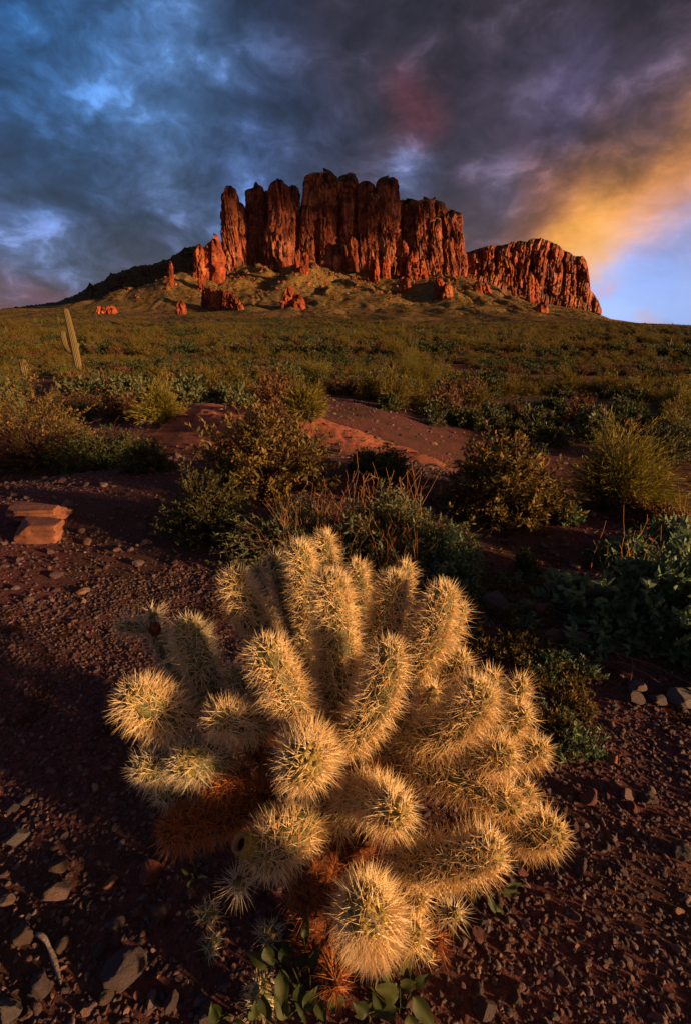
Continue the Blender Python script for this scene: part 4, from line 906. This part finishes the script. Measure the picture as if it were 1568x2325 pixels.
# farther: thousands
def zone(n, d0, d1, smin, smax, thr):
    d = np.sqrt(rs.uniform(d0 ** 2, d1 ** 2, n)); a = rs.uniform(-R(43), R(43), n); x, y = np.sin(a) * d, np.cos(a) * d
    k = fbm(x / (d0 * .12), y / (d0 * .12), 3, 103) * 1.5 + rs.uniform(-.35, .35, n) > thr
    k &= ~(((x + 58) / 16) ** 2 + ((y - 92) / 14) ** 2 < 1)
    x, y = x[k], y[k]; z = height(x, y) - .05; n = len(x); q = np.clip(.5 + 1.1 * fbm(x / (d0 * .10), y / (d0 * .16), 3, 121) + rs.uniform(-.3, .3, n), 0, .999)
    idx = np.where(q < .36, rs.randint(0, 4, n), np.where(q < .47, rs.randint(4, 8, n), np.where(q < .76, rs.randint(8, 11, n), rs.randint(11, 14, n))))
    return np.stack([x, y, z], -1), idx, smin + (smax - smin) * rs.uniform(0, 1, n) ** 1.6
Z1 = zone(9500, 70, 190, .7, 3.4, -.12); Z2 = zone(26000, 180, 520, 1.0, 4.6, 0.); Z3 = zone(64000, 500, 1720, 1.3, 4.0, -.15)
pts = np.concatenate([np.array(pp), Z1[0], Z2[0], Z3[0]]); idx = np.concatenate([ks, Z1[1], Z2[1], Z3[1]]); scl = np.concatenate([ss, Z1[2], Z2[2], Z3[2]])
n = len(pts)
allp = []
for k in KN: allp += [('shrub_' + 'abcd'[KN.index(k)], m_) for m_ in PR[k]]
scatter('desert_scrub', pts, np.stack([np.zeros(n), np.zeros(n), rs.uniform(0, 6.28, n)], -1), scl[:, None] * np.stack([np.ones(n), np.ones(n), rs.uniform(.7, 1.15, n)], -1), idx, allp)
# boulders strewn on the talus
n = 5200; x = rs.uniform(-560, 620, n); y = rs.uniform(1180, 1720, n); tz = height(x, y)
k = (tz > 35) & (rs.uniform(0, 1, n) < np.clip((tz - 20) / 130, 0, 1)); x, y, tz = x[k], y[k], tz[k]; n = len(x)
tb = [('boulder', stone_mesh(700 + i, 1, 6, .8, m_cliff, .1, 'boulder')) for i in range(5)]
scatter('talus_boulders', np.stack([x, y, tz], -1), rs.uniform(0, 6, (n, 3)), (1. + 5 * rs.uniform(0, 1, n) ** 5)[:, None] * rs.uniform(.7, 1.2, (n, 3)), rs.randint(0, 5, n), tb)
# ================================================================== saguaros
m_sag, t, b = mat('saguaro_skin', .75, .25)
at = t.new('ShaderNodeAttribute', attribute_name='tint')
t.put(b.inputs['Base Color'], t.mix(at.outputs['Fac'], (.018, .022, .008), (.15, .105, .04)))
def ribbed(Pc, Rc, nrib=13, na=104, depth=.26):
    """Ribbed column along a path."""
    Pc = np.asarray(Pc, float); s = np.linspace(0, len(Pc) - 1, 44)
    C = np.stack([np.interp(s, range(len(Pc)), Pc[:, i]) for i in range(3)], -1)
    for _ in range(3): C[1:-1] = (C[:-2] + C[2:] + C[1:-1] * 2) / 4
    rr = np.interp(s, range(len(Pc)), Rc); K = len(C)
    tip = np.clip((s - (len(Pc) - 1 - .55)) / .55, 0, 1); rr = rr * np.sqrt(np.clip(1 - tip ** 2.4, .0004, 1))
    T = nrm(np.gradient(C, axis=0)); A = nrm(np.cross(T, np.array([0, 1., .01]))); B_ = np.cross(T, A)
    ph = np.linspace(0, 2 * np.pi, na, endpoint=False); rib = np.abs(np.cos(ph * nrib / 2)) ** .7
    r = rr[:, None] * (1 - depth + depth * rib[None]) * (1 + .03 * vn(s[:, None] * 3, ph[None] * 0 + .5, 5))
    V = C[:, None] + (A[:, None] * np.cos(ph)[None, :, None] + B_[:, None] * np.sin(ph)[None, :, None]) * r[..., None]
    I = np.arange(K * na).reshape(K, na); J = np.roll(I, -1, 1); F = np.stack([I[:-1], J[:-1], J[1:], I[1:]], -1).reshape(-1, 4)
    return V.reshape(-1, 3), F, np.repeat(np.clip(rib[None] * 1.2 - .25, 0, 1), K, 0).ravel()
def saguaro(u, v, label, trunk, arms, group=None, D=None):
    p, t_ = G(u, v) if D is None else (None, D)
    root = link('saguaro', None, loc=p, label=label, cat='cactus', group=group)
    def part(nm, pts):   # pts: (u, v, radius px)
        g = Geo(); Pc = [P(a, b_, t_) - p for a, b_, _ in pts]; V, F, A = ribbed([tuple(q) for q in Pc], [c / FPX * t_ for _, _, c in pts]); g.add(V, F, 0, A); link(nm, g.mesh(nm, [m_sag]), root)
    part('trunk', trunk)
    for a in arms: part('arm', a)
    return root
saguaro(180, 848, 'tall saguaro cactus with one upright left arm and a stub at the left', [(182, 850, 6.5), (176, 820, 8), (168, 780, 8), (160, 745, 7.2), (154, 720, 6.6), (149, 699, 6.2)],
        [[(170, 802, 4), (160, 797, 6), (151, 785, 7), (146, 768, 7), (144, 750, 6.6)], [(168, 795, 4), (174, 785, 6), (175, 777, 5.5)]])
saguaro(60, 858, 'short barrel shaped young saguaro at the far left edge', [(60, 862, 6), (58, 846, 9), (55, 830, 9), (51, 816, 7)], [])
def far_sag(u, v, hpx, seed):
    p, t_ = G(u, v); h = hpx / FPX * t_; rs_ = np.random.RandomState(seed); g = Geo()
    r = h * .045; V, F, A = ribbed([(0, 0, -.2), (0, 0, h * .35), (0, 0, h * .7), (rs_.uniform(-.02, .02) * h, 0, h)], [r * .8, r, r, r * .9], 12, 24); g.add(V, F, 0, A)
    for sgn in ((1, -1) if seed % 3 == 0 else (1,) if seed % 3 == 1 else ()):
        b0 = h * rs_.uniform(.35, .5); V, F, A = ribbed([(0, 0, b0), (sgn * h * .10, 0, b0 + h * .03), (sgn * h * .13, 0, b0 + h * .15), (sgn * h * .13, 0, b0 + h * .34)], [r * .6, r * .7, r * .7, r * .6], 10, 20); g.add(V, F, 0, A)
    return p, g.mesh('saguaro', [m_sag])
FS = [(18, 762, 22), (82, 738, 16), (98, 742, 14), (135, 735, 18), (144, 738, 13), (160, 740, 22), (68, 742, 10), (510, 772, 16), (640, 768, 16), (803, 772, 24), (912, 750, 18), (930, 780, 22), (1076, 742, 16), (1090, 745, 10), (990, 742, 12), (1515, 798, 30), (1005, 748, 12), (1160, 752, 12), (862, 740, 14), (480, 736, 12), (220, 722, 12), (1240, 740, 8), (745, 735, 10)]
for i, (u, v, h_) in enumerate(FS):
    p, me = far_sag(u, v, h_, i)
    side = 'on the left plain' if u < 400 else 'on the plain below the mesa' if u < 1100 else 'on the plain at the right'
    arm = 'with two arms' if i % 3 == 0 else 'with one arm' if i % 3 == 1 else 'without arms'
    link('saguaro', me, loc=p, label='tiny distant saguaro %s %s' % (arm, side), cat='cactus', group='distant saguaros dotted over the plain')

# ================================================================== teddy bear cholla
def joint_geo(p0, p1, Rb, seed, mid=None, spL=.042, spW=.0018, dens=1., body_a=0., tipa=.75, nsp=9):
    """Body and spines of one stem joint running from p0 to p1."""
    rs_ = np.random.RandomState(seed); p0 = np.array(p0, float); p1 = np.array(p1, float)
    m_ = (p0 + p1) / 2 if mid is None else np.array(mid, float)
    c = 2 * m_ - (p0 + p1) / 2; K = 34; tt = np.linspace(0, 1, K)[:, None]
    C = (1 - tt) ** 2 * p0 + 2 * tt * (1 - tt) * c + tt ** 2 * p1
    L = np.linalg.norm(np.diff(C, axis=0), axis=1).sum(); s = np.linspace(0, 1, K); x = s * L
    r = Rb * (.78 + .26 * np.sin(np.clip(s * 1.15, 0, 1) * np.pi * .8 + .2)); tip = np.clip((x - (L - Rb * 1.1)) / (Rb * 1.1), 0, 1); r = r * np.sqrt(np.clip(1 - tip ** 2, 1e-4, 1))
    r[0] *= .7
    T = nrm(np.gradient(C, axis=0)); A, B_ = frames(T); na = 40
    ph = np.linspace(0, 2 * np.pi, na, endpoint=False)
    tub = .5 + .5 * np.cos(ph[None] * 7 + x[:, None] / .0155 * 3.1416 ) * np.cos(x[:, None] / .0155 * 3.1416 - ph[None] * 0)
    rr = r[:, None] * (1 + .16 * (tub - .4) + .05 * fbm(ph[None] * 2 + seed, x[:, None] * 80, 2, seed))
    V = C[:, None] + (A[:, None] * np.cos(ph)[None, :, None] + B_[:, None] * np.sin(ph)[None, :, None]) * rr[..., None]
    I = np.arange(K * na).reshape(K, na); J = np.roll(I, -1, 1); F = np.stack([I[:-1], J[:-1], J[1:], I[1:]], -1).reshape(-1, 4)
    tint = np.clip(body_a + tipa * sstep(L - Rb * 1.5, L, x)[:, None] * (.4 + .6 * tub) + .25 * (tub > .8), 0, 1)
    g = Geo(); g.add(V.reshape(-1, 3), F, 0, tint.ravel())
    # spines
    na_ = int(dens * (2 * np.pi * Rb * L / (.0145 ** 2)) ); k = np.arange(na_)
    q = np.sort(rs_.uniform(0, 1, na_)); q = (k + .5) / na_; ang = k * 2.39996 + rs_.normal(0, .15, na_)
    f = q * (K - 1); i0 = np.clip(f.astype(int), 0, K - 2); fr = (f - i0)[:, None]
    Cc = C[i0] * (1 - fr) + C[i0 + 1] * fr; Tt = nrm(T[i0] * (1 - fr) + T[i0 + 1] * fr); rc = (r[i0] * (1 - fr[:, 0]) + r[i0 + 1] * fr[:, 0])
    Aa = A[i0]; Bb = B_[i0]; Nn = Aa * np.cos(ang)[:, None] + Bb * np.sin(ang)[:, None]
    tp = np.clip((q * L - (L - Rb * 1.1)) / (Rb * 1.1), 0, 1)[:, None]; Nn2 = nrm(Nn * np.sqrt(1 - tp ** 2 * .97) + Tt * tp * 1.0 + Tt * .22)
    Bp = Cc + Nn * rc[:, None]
    # knobs at the tip
    sel = (tp[:, 0] > .35); kb = Bp[sel]; kn = Nn2[sel]
    if len(kb):
        kk_ = len(kb); h_ = Rb * .22; pa = perp(kn); pb = np.cross(kn, pa)
        Vs = [kb - kn * .002]; 
        ring = [kb + (pa * math.cos(j * 1.2566) + pb * math.sin(j * 1.2566)) * h_ * .85 for j in range(5)]
        ring2 = [kb + kn * h_ * .8 + (pa * math.cos(j * 1.2566) + pb * math.sin(j * 1.2566)) * h_ * .5 for j in range(5)]
        VV = np.stack(ring + ring2 + [kb + kn * h_ * 1.15], 1); b0 = np.arange(kk_)[:, None] * 11
        F4 = np.concatenate([b0 + np.array([[j, (j + 1) % 5, 5 + (j + 1) % 5, 5 + j]]) for j in range(5)]); F3 = np.concatenate([b0 + np.array([[5 + j, 5 + (j + 1) % 5, 10]]) for j in range(5)])
        off = g.n; g.add(VV.reshape(-1, 3), F4, 0, .8); g.F3.append(F3 + off); g.M3.append(np.zeros(len(F3)))
    sp = Geo(); n = na_ * nsp; ii = np.repeat(np.arange(na_), nsp)
    spread = np.clip(np.abs(rs_.normal(.72, .42, n)), 0, 1.35); pa = perp(Nn2[ii]); pb = np.cross(Nn2[ii], pa); aa = rs_.uniform(0, 6.28, n)
    Dr = nrm(Nn2[ii] * np.cos(spread)[:, None] + (pa * np.cos(aa)[:, None] + pb * np.sin(aa)[:, None]) * np.sin(spread)[:, None] * 1.15)
    Bo = Bp[ii] + (pa * np.cos(aa)[:, None] + pb * np.sin(aa)[:, None]) * rs_.uniform(-.003, .006, n)[:, None] * (1 - tp[ii])
    keep = rs_.rand(n) > .25 * tp[ii, 0]
    Ls = spL * (.45 + .8 * rs_.uniform(0, 1, n) ** .8) * (1 - .30 * tp[ii, 0]); Ws = spW * rs_.uniform(.7, 1.15, n)
    spikes(sp, Bo[keep], Dr[keep], Ls[keep], Ws[keep], 0, np.clip(rs_.uniform(0, 1, n)[keep] * .8 + .2 * tp[ii, 0][keep], 0, 1))
    return g, sp
root_p, _ = G(715, 2170); root_p = Vector((root_p.x, root_p.y + .02, root_p.z - .01))
cholla = link('cholla_cactus', None, loc=root_p, label='large golden spined teddy bear cholla filling the foreground gravel', cat='cactus')
mats_sp = {'s': m_spine, 'o': m_spine_old, 'p': m_spine_pale}
def joint(u0, v0, t0, u1, v1, t1, w, mk_='s', mid=None, seed=0, label=None, dens=1., nsp=9, spL=.042, old=False, name='stem_joint'):
    a = P(u0, v0, t0) - root_p; b_ = P(u1, v1, t1) - root_p
    tm = (t0 + t1) / 2; Rb = max(w * .95 / 2 / FPX * tm - .0235, .012)
    d_ = (b_ - a).normalized(); b2 = b_ + d_ * Rb * .25
    md = None if mid is None else tuple(P(mid[0], mid[1], mid[2] if len(mid) > 2 else tm) - root_p)
    g, sp = joint_geo(a, b2, Rb, seed, md, spL=spL, dens=dens, nsp=nsp, tipa=0. if old else .75)
    o = link(name, g.mesh(name, [m_body_old if (old or mk_ == 'o') else m_body]), cholla, label=label)
    link('spines', sp.mesh('spines', [mats_sp[mk_]], False), o, kind='stuff'); return o
JT = [  # u0,v0,t0, u1,v1,t1, width, kind
    (765, 1640, 1.16, 749, 1310, 1.13, 122, 's', (762, 1460, 1.12)),
    (725, 1500, 1.30, 678, 1240, 1.28, 92, 's'), (745, 1350, 1.42, 735, 1215, 1.40, 76, 's'), (670, 1440, 1.38, 620, 1262, 1.37, 66, 'p'),
    (618, 1410, 1.46, 583, 1290, 1.44, 50, 'p'), (625, 1490, 1.28, 530, 1305, 1.22, 104, 's', (572, 1400, 1.24)), (822, 1400, 1.36, 808, 1282, 1.35, 76, 's'),
    (915, 1350, 1.40, 922, 1280, 1.38, 64, 's'), (835, 1520, 1.26, 896, 1310, 1.22, 104, 's', (876, 1410, 1.23)), (925, 1540, 1.20, 1003, 1335, 1.16, 108, 's', (980, 1440, 1.16)),
    (1010, 1480, 1.26, 1052, 1375, 1.25, 58, 's'), (775, 1690, 1.06, 884, 1465, .99, 118, 's', (850, 1600, 1.0)), (695, 1630, 1.08, 603, 1460, .99, 122, 's', (645, 1560, 1.01)),
    (600, 1590, 1.16, 520, 1525, 1.12, 88, 'p'), (490, 1580, 1.20, 425, 1415, 1.13, 112, 'p', (452, 1500, 1.15)), (356, 1450, 1.24, 347, 1385, 1.22, 60, 'p'),
    (345, 1425, 1.24, 268, 1422, 1.22, 68, 'p'), (455, 1600, 1.20, 355, 1440, 1.24, 80, 'p'), (420, 1640, 1.12, 292, 1572, 1.02, 126, 's', (355, 1610, 1.05)),
    (600, 1640, 1.10, 488, 1632, .98, 108, 's'), (400, 1730, 1.10, 318, 1745, 1.04, 112, 'p'), (510, 1725, 1.12, 412, 1725, 1.02, 128, 'p'), (470, 1790, 1.12, 360, 1800, 1.08, 92, 'p'), (560, 1760, 1.12, 480, 1790, 1.04, 100, 'o'),
    (600, 1800, 1.10, 385, 1790, 1.10, 70, 'o'), (620, 1800, 1.10, 380, 1888, 1.04, 122, 'o', (500, 1850, 1.06)), (715, 1690, 1.06, 686, 1738, .86, 150, 's'),
    (710, 1840, 1.06, 585, 1945, .92, 138, 's', (650, 1900, .97)), (815, 1800, 1.04, 905, 1848, .86, 126, 's'), (765, 1880, 1.06, 800, 1790, 1.0, 92, 's'),
    (850, 2120, .98, 828, 2058, .74, 158, 's'), (905, 1960, 1.02, 1125, 1925, .90, 128, 's', (1020, 1955, .93)), (1150, 1885, 1.08, 1268, 1893, 1.02, 118, 's'),
    (930, 1735, 1.10, 1175, 1838, 1.0, 112, 's', (1050, 1775, 1.04)), (1030, 1735, 1.12, 1152, 1712, .99, 112, 's'), (1140, 1720, 1.16, 1235, 1700, 1.10, 92, 's'),
    (925, 1690, 1.12, 1088, 1560, .98, 130, 's', (1030, 1640, 1.02)), (1000, 1570, 1.22, 1048, 1490, 1.18, 92, 's'), (1085, 1640, 1.18, 1118, 1530, 1.14, 78, 's'),
    (1140, 1640, 1.18, 1185, 1548, 1.14, 80, 's'), (1110, 1690, 1.14, 1190, 1615, 1.08, 92, 's'), (960, 1610, 1.16, 984, 1565, 1.10, 58, 's'),
    (895, 1680, 1.14, 930, 1620, 1.10, 76, 's'), (850, 1790, 1.16, 852, 1745, 1.08, 80, 'o'), (745, 1700, 1.12, 762, 1648, 1.04, 70, 'o'),
    (800, 1700, 1.14, 985, 1700, 1.12, 76, 's'), (545, 2000, 1.04, 542, 2010, 1.0, 62, 'p'), (905, 2080, 1.06, 960, 2030, 1.0, 72, 's'),
    (900, 2120, 1.02, 945, 2120, .96, 104, 's'), (985, 2120, 1.06, 992, 2152, 1.02, 62, 'o'), (1010, 2080, 1.10, 1036, 2072, 1.06, 66, 'p'),
    (680, 2040, 1.10, 700, 1760, 1.10, 96, 'o'), (760, 2200, .98, 762, 2240, .92, 66, 'o'), (1180, 1850, 1.14, 1200, 1790, 1.12, 70, 's'),
    (640, 1710, 1.14, 560, 1700, 1.14, 80, 'o'), (430, 1610, 1.2, 395, 1600, 1.18, 60, 'p'), (880, 1570, 1.22, 905, 1500, 1.24, 70, 's'), (700, 1560, 1.24, 690, 1440, 1.27, 76, 's')]
for i, j in enumerate(JT):
    mid = j[8] if len(j) > 8 else None
    joint(*j[:7], mk_=j[7], mid=mid, dens=.9 if j[7] == 'p' else 1.08, seed=1000 + i, label='rusty red older joint with orange spines' if j[7] == 'o' else None)
# main stems: dark bark, few rusty spines
for i, (a, b_, w_) in enumerate([((712, 2185, 1.07), (735, 1740, 1.12), 105), ((720, 2080, 1.10), (850, 1850, 1.12), 90), ((760, 1830, 1.14), (1000, 1700, 1.14), 80), ((735, 1800, 1.14), (560, 1660, 1.15), 78), ((740, 1760, 1.14), (770, 1560, 1.20), 84), ((800, 2060, 1.08), (960, 1990, 1.06), 76), ((900, 1960, 1.10), (1160, 1840, 1.12), 70)]):
    o = joint(*a, *b_, w_ + 40, mk_='o', seed=1200 + i, dens=.35, nsp=6, old=True, name='trunk' if i == 0 else 'stem', label='dark reddish bark stem with few spines')
# broken joint end with a hollow centre at the lower left
def broken_end():
    c0 = P(584, 1924, .935) - root_p; c1 = P(542, 1914, .900) - root_p; d_ = np.array((c1 - c0).normalized()); A = perp(d_[None])[0]; B_ = np.cross(d_, A)
    na, g = 56, Geo(); ph = np.linspace(0, 2 * np.pi, na, endpoint=False); L = (c1 - c0).length
    so = np.linspace(0, 1, 26); ro = np.interp(so, [0, .25, .55, .85, 1.], [.018, .022, .0215, .019, .0165])
    rows_ = [(s, r * (1 + .13 * np.cos(7 * ph + s * 9) * np.cos(s * 24) + .05 * np.sin(11 * ph - s * 30))) for s, r in zip(so, ro)] + [(.985, .0135 + 0 * ph), (.8, .0105 + 0 * ph), (.45, .001 + 0 * ph)]
    V = np.stack([np.array(c0) + d_ * L * s + (A * np.cos(ph)[:, None] + B_ * np.sin(ph)[:, None]) * r[:, None] for s, r in rows_])
    I = np.arange(len(rows_) * na).reshape(len(rows_), na); J = np.roll(I, -1, 1)
    F = np.stack([I[:-1], J[:-1], J[1:], I[1:]], -1).reshape(-1, 4); M = np.repeat([0] * 25 + [1, 1, 2], na)
    g.V.append(V.reshape(-1, 3)); g.n = V.size // 3; g.A.append(np.repeat([.55 + .3 * (np.cos(s * 24) > 0) for s, _ in rows_], na)); g.F4.append(F); g.M4.append(M)
    mr, t, b = mat('cut_pith', .9, .1); b.inputs['Base Color'].default_value = (.26, .13, .05, 1)
    mh, t, b = mat('hollow_core', .9, .1); b.inputs['Base Color'].default_value = (.03, .014, .008, 1)
    link('fruit', g.mesh('fruit', [m_body, mr, mh]), cholla, label='yellow green knobbly fruit with a hollow brown end')
broken_end()
# dry dropped bud on the left joint
g, sp = joint_geo(np.array(P(352, 1436, 1.20) - root_p), np.array(P(352, 1418, 1.16) - root_p), .013, 1300, spL=.012, nsp=3, tipa=0)
link('dry_bud', g.mesh('dry_bud', [m_body_old]), cholla, label='dry brown bud on the leftmost branch')

# loose joints fallen on the gravel
def fallen(u, v, wpx, label, seed, mk_='p', dv=-14, du=8, dens=.9):
    p, t_ = G(u, v + wpx * .30); Rb = max(wpx / 2 / FPX * t_ - .022, .010)
    root = link('cholla_joint', None, loc=p, label=label, cat='cactus joint', group='cholla joints fallen around the cactus')
    a = np.array((-du / FPX * t_, -.012, Rb * .8)); b_ = np.array((du / FPX * t_, .012, Rb * 1.2 + abs(dv) / FPX * t_))
    g, sp = joint_geo(a, b_, Rb, seed, None, spL=.030, nsp=10, dens=dens)
    link('body', g.mesh('body', [m_body]), root); link('spines', sp.mesh('spines', [mats_sp[mk_]], False), root, kind='stuff')
fallen(475, 2064, 76, 'upper fallen cholla joint on the gravel left of the trunk', 1401, 's')
fallen(482, 2136, 60, 'small greenish fallen cholla joint under the upper one', 1402, 'p')
fallen(615, 2112, 84, 'fallen cholla joint on the gravel close to the trunk', 1403, 'p')
fallen(598, 2262, 92, 'tall cholla joint standing behind leaves at the bottom edge', 1404, 'p', -62)
fallen(762, 2240, 66, 'small rust coloured joint among the leaves at the bottom', 1405, 'o', -30)
fallen(960, 2140, 84, 'dull joint resting on gravel under the right side of the cholla', 1406, 's')

# ================================================================== leafy plant at the cholla's foot
def leaf_mesh(seed, L, W):
    rs_ = np.random.RandomState(seed); nu, nv_ = 9, 5; s = np.linspace(0, 1, nu); q = np.linspace(-1, 1, nv_)
    Sg, Q = np.meshgrid(s, q, indexing='ij'); wd = W * np.sin(np.pi * Sg ** .62) ** 1.15 * (1 - .15 * Sg); cv = rs_.uniform(-.5, .9)
    X = Q * wd / 2; Y = Sg * L; Z = np.abs(Q) * wd * .22 + cv * L * .35 * Sg ** 2 * -1 + .04 * L * np.sin(Sg * 9 + Q * 2 + seed) * np.abs(Q)
    X = X + rs_.uniform(-.12, .12) * L * Sg ** 2
    V = np.stack([X, Y, Z], -1); I = np.arange(nu * nv_).reshape(nu, nv_); F = np.stack([I[:-1, :-1], I[:-1, 1:], I[1:, 1:], I[1:, :-1]], -1).reshape(-1, 4)
    tint = (rs_.uniform(0, .8) + .3 * Sg).ravel() * .8 + .3 * (np.abs(Q).ravel() < .1)
    g = Geo(); g.add(V.reshape(-1, 3), F, 0, np.clip(tint, 0, 1)); return g
m_bigleaf = leaf_mat('smooth_plant_leaf', (.010, .024, .005), (.060, .066, .012), None, .3, .6)
def leafy(cu, cv, label, items, seed):
    p, t_ = G(cu, cv); root = link('leafy_plant', None, loc=p, label=label, cat='plant'); rs_ = np.random.RandomState(seed); gs = Geo()
    for k, (u, v, tt_, ang, L, Wd) in enumerate(items):
        q = P(u, v, tt_) - p
        me = leaf_mesh(seed * 50 + k, L * .82, Wd * .78).mesh('leaf', [m_bigleaf]); o = link('leaf', me, root, loc=q)
        # leaf length axis turned in the plane facing up and towards the viewer
        ax = Vector((math.sin(R(ang)), .55 * math.cos(R(ang)), .75 * math.cos(R(ang)))).normalized()
        up = Vector((rs_.uniform(-.4, .4), -.55, .8)).normalized(); side = ax.cross(up).normalized(); up = side.cross(ax)
        o.rotation_euler = Matrix((side, ax, up)).transposed().to_euler()
        c = Vector((q.x * .35, q.y * .4 + .02, -.01)); K = 7; s = np.linspace(0, 1, K)[:, None]; m2 = (np.array(c) + np.array(q)) / 2 + np.array([0, 0, .02])
        Pt = ((1 - s) ** 2 * np.array(c) + 2 * s * (1 - s) * m2 + s ** 2 * np.array(q))[None]; tubes(gs, Pt, .0017 * np.linspace(1.2, .7, K)[None], 0, 5, .4)
    link('stem', gs.mesh('stem', [m_bigleaf]), root)
    return root
leafy(700, 2285, 'dark green plant with pointed leaves under the front joint of the cholla',
      [(615, 2190, .98, -65, .075, .036), (600, 2150, .98, 150, .055, .034), (640, 2150, .98, 160, .05, .03), (640, 2200, .93, 175, .085, .038), (690, 2130, 1.0, 5, .055, .024), (660, 2160, 1.0, -70, .05, .03),
       (680, 2230, .95, 170, .08, .04), (705, 2200, .97, 20, .05, .03), (720, 2260, .94, 160, .06, .036), (650, 2260, .93, 200, .07, .04), (600, 2255, .90, 170, .07, .038), (690, 2290, .92, 40, .06, .034), (655, 2310, .92, -40, .06, .036), (730, 2185, 1.0, 140, .05, .03), (700, 2170, 1.0, -120, .045, .028), (745, 2290, .92, 60, .05, .032)], 3)
leafy(915, 2310, 'green plant with broad upright leaves at the bottom edge right of the front joint',
      [(912, 2222, .96, 30, .075, .042), (935, 2262, .93, 140, .085, .042), (905, 2262, .93, -70, .075, .042), (900, 2290, .92, -100, .06, .036), (860, 2215, .94, 175, .07, .034), (880, 2205, .96, 170, .05, .03), (940, 2235, .95, 60, .045, .028), (870, 2290, .92, -30, .05, .034), (835, 2300, .92, -60, .045, .034), (925, 2300, .92, 160, .06, .036), (905, 2240, .95, 80, .05, .03), (850, 2255, .94, 190, .06, .03)], 4)
leafy(540, 2318, 'low plant of rounded leaves at the bottom edge left of the standing joint',
      [(505, 2305, .93, -60, .05, .034), (560, 2310, .93, 60, .045, .03), (530, 2320, .92, 120, .05, .034), (575, 2316, .92, 0, .04, .03), (490, 2322, .92, -20, .04, .03)], 5)
leafy(1110, 2040, 'grey leaved sprig growing below the long right cholla arm',
      [(1105, 2030, 1.16, 160, .07, .022), (1135, 2025, 1.16, 90, .06, .022), (1090, 2030, 1.16, -120, .05, .02), (1120, 2050, 1.16, 140, .05, .02), (1150, 2015, 1.16, 70, .05, .018), (1080, 2020, 1.17, -80, .05, .018)], 6)
leafy(672, 1980, 'tiny green weed between the stones left of the trunk', [(428, 1985, 1.18, -60, .03, .012), (440, 1985, 1.18, 30, .03, .012), (446, 1990, 1.18, 90, .028, .012), (432, 1995, 1.18, 180, .025, .012)], 7) if False else None
leafy(437, 1992, 'tiny green weed between stones left of the trunk', [(430, 1985, 1.15, -60, .032, .012), (440, 1983, 1.15, 20, .034, .012), (448, 1990, 1.15, 90, .03, .012), (434, 1998, 1.15, 200, .028, .012)], 7)
leafy(208, 2205, 'tiny two leaved seedling beside the large oval boulder', [(212, 2192, 1.05, 10, .022, .014), (205, 2212, 1.05, 200, .022, .014), (202, 2200, 1.05, -60, .02, .012)], 8)
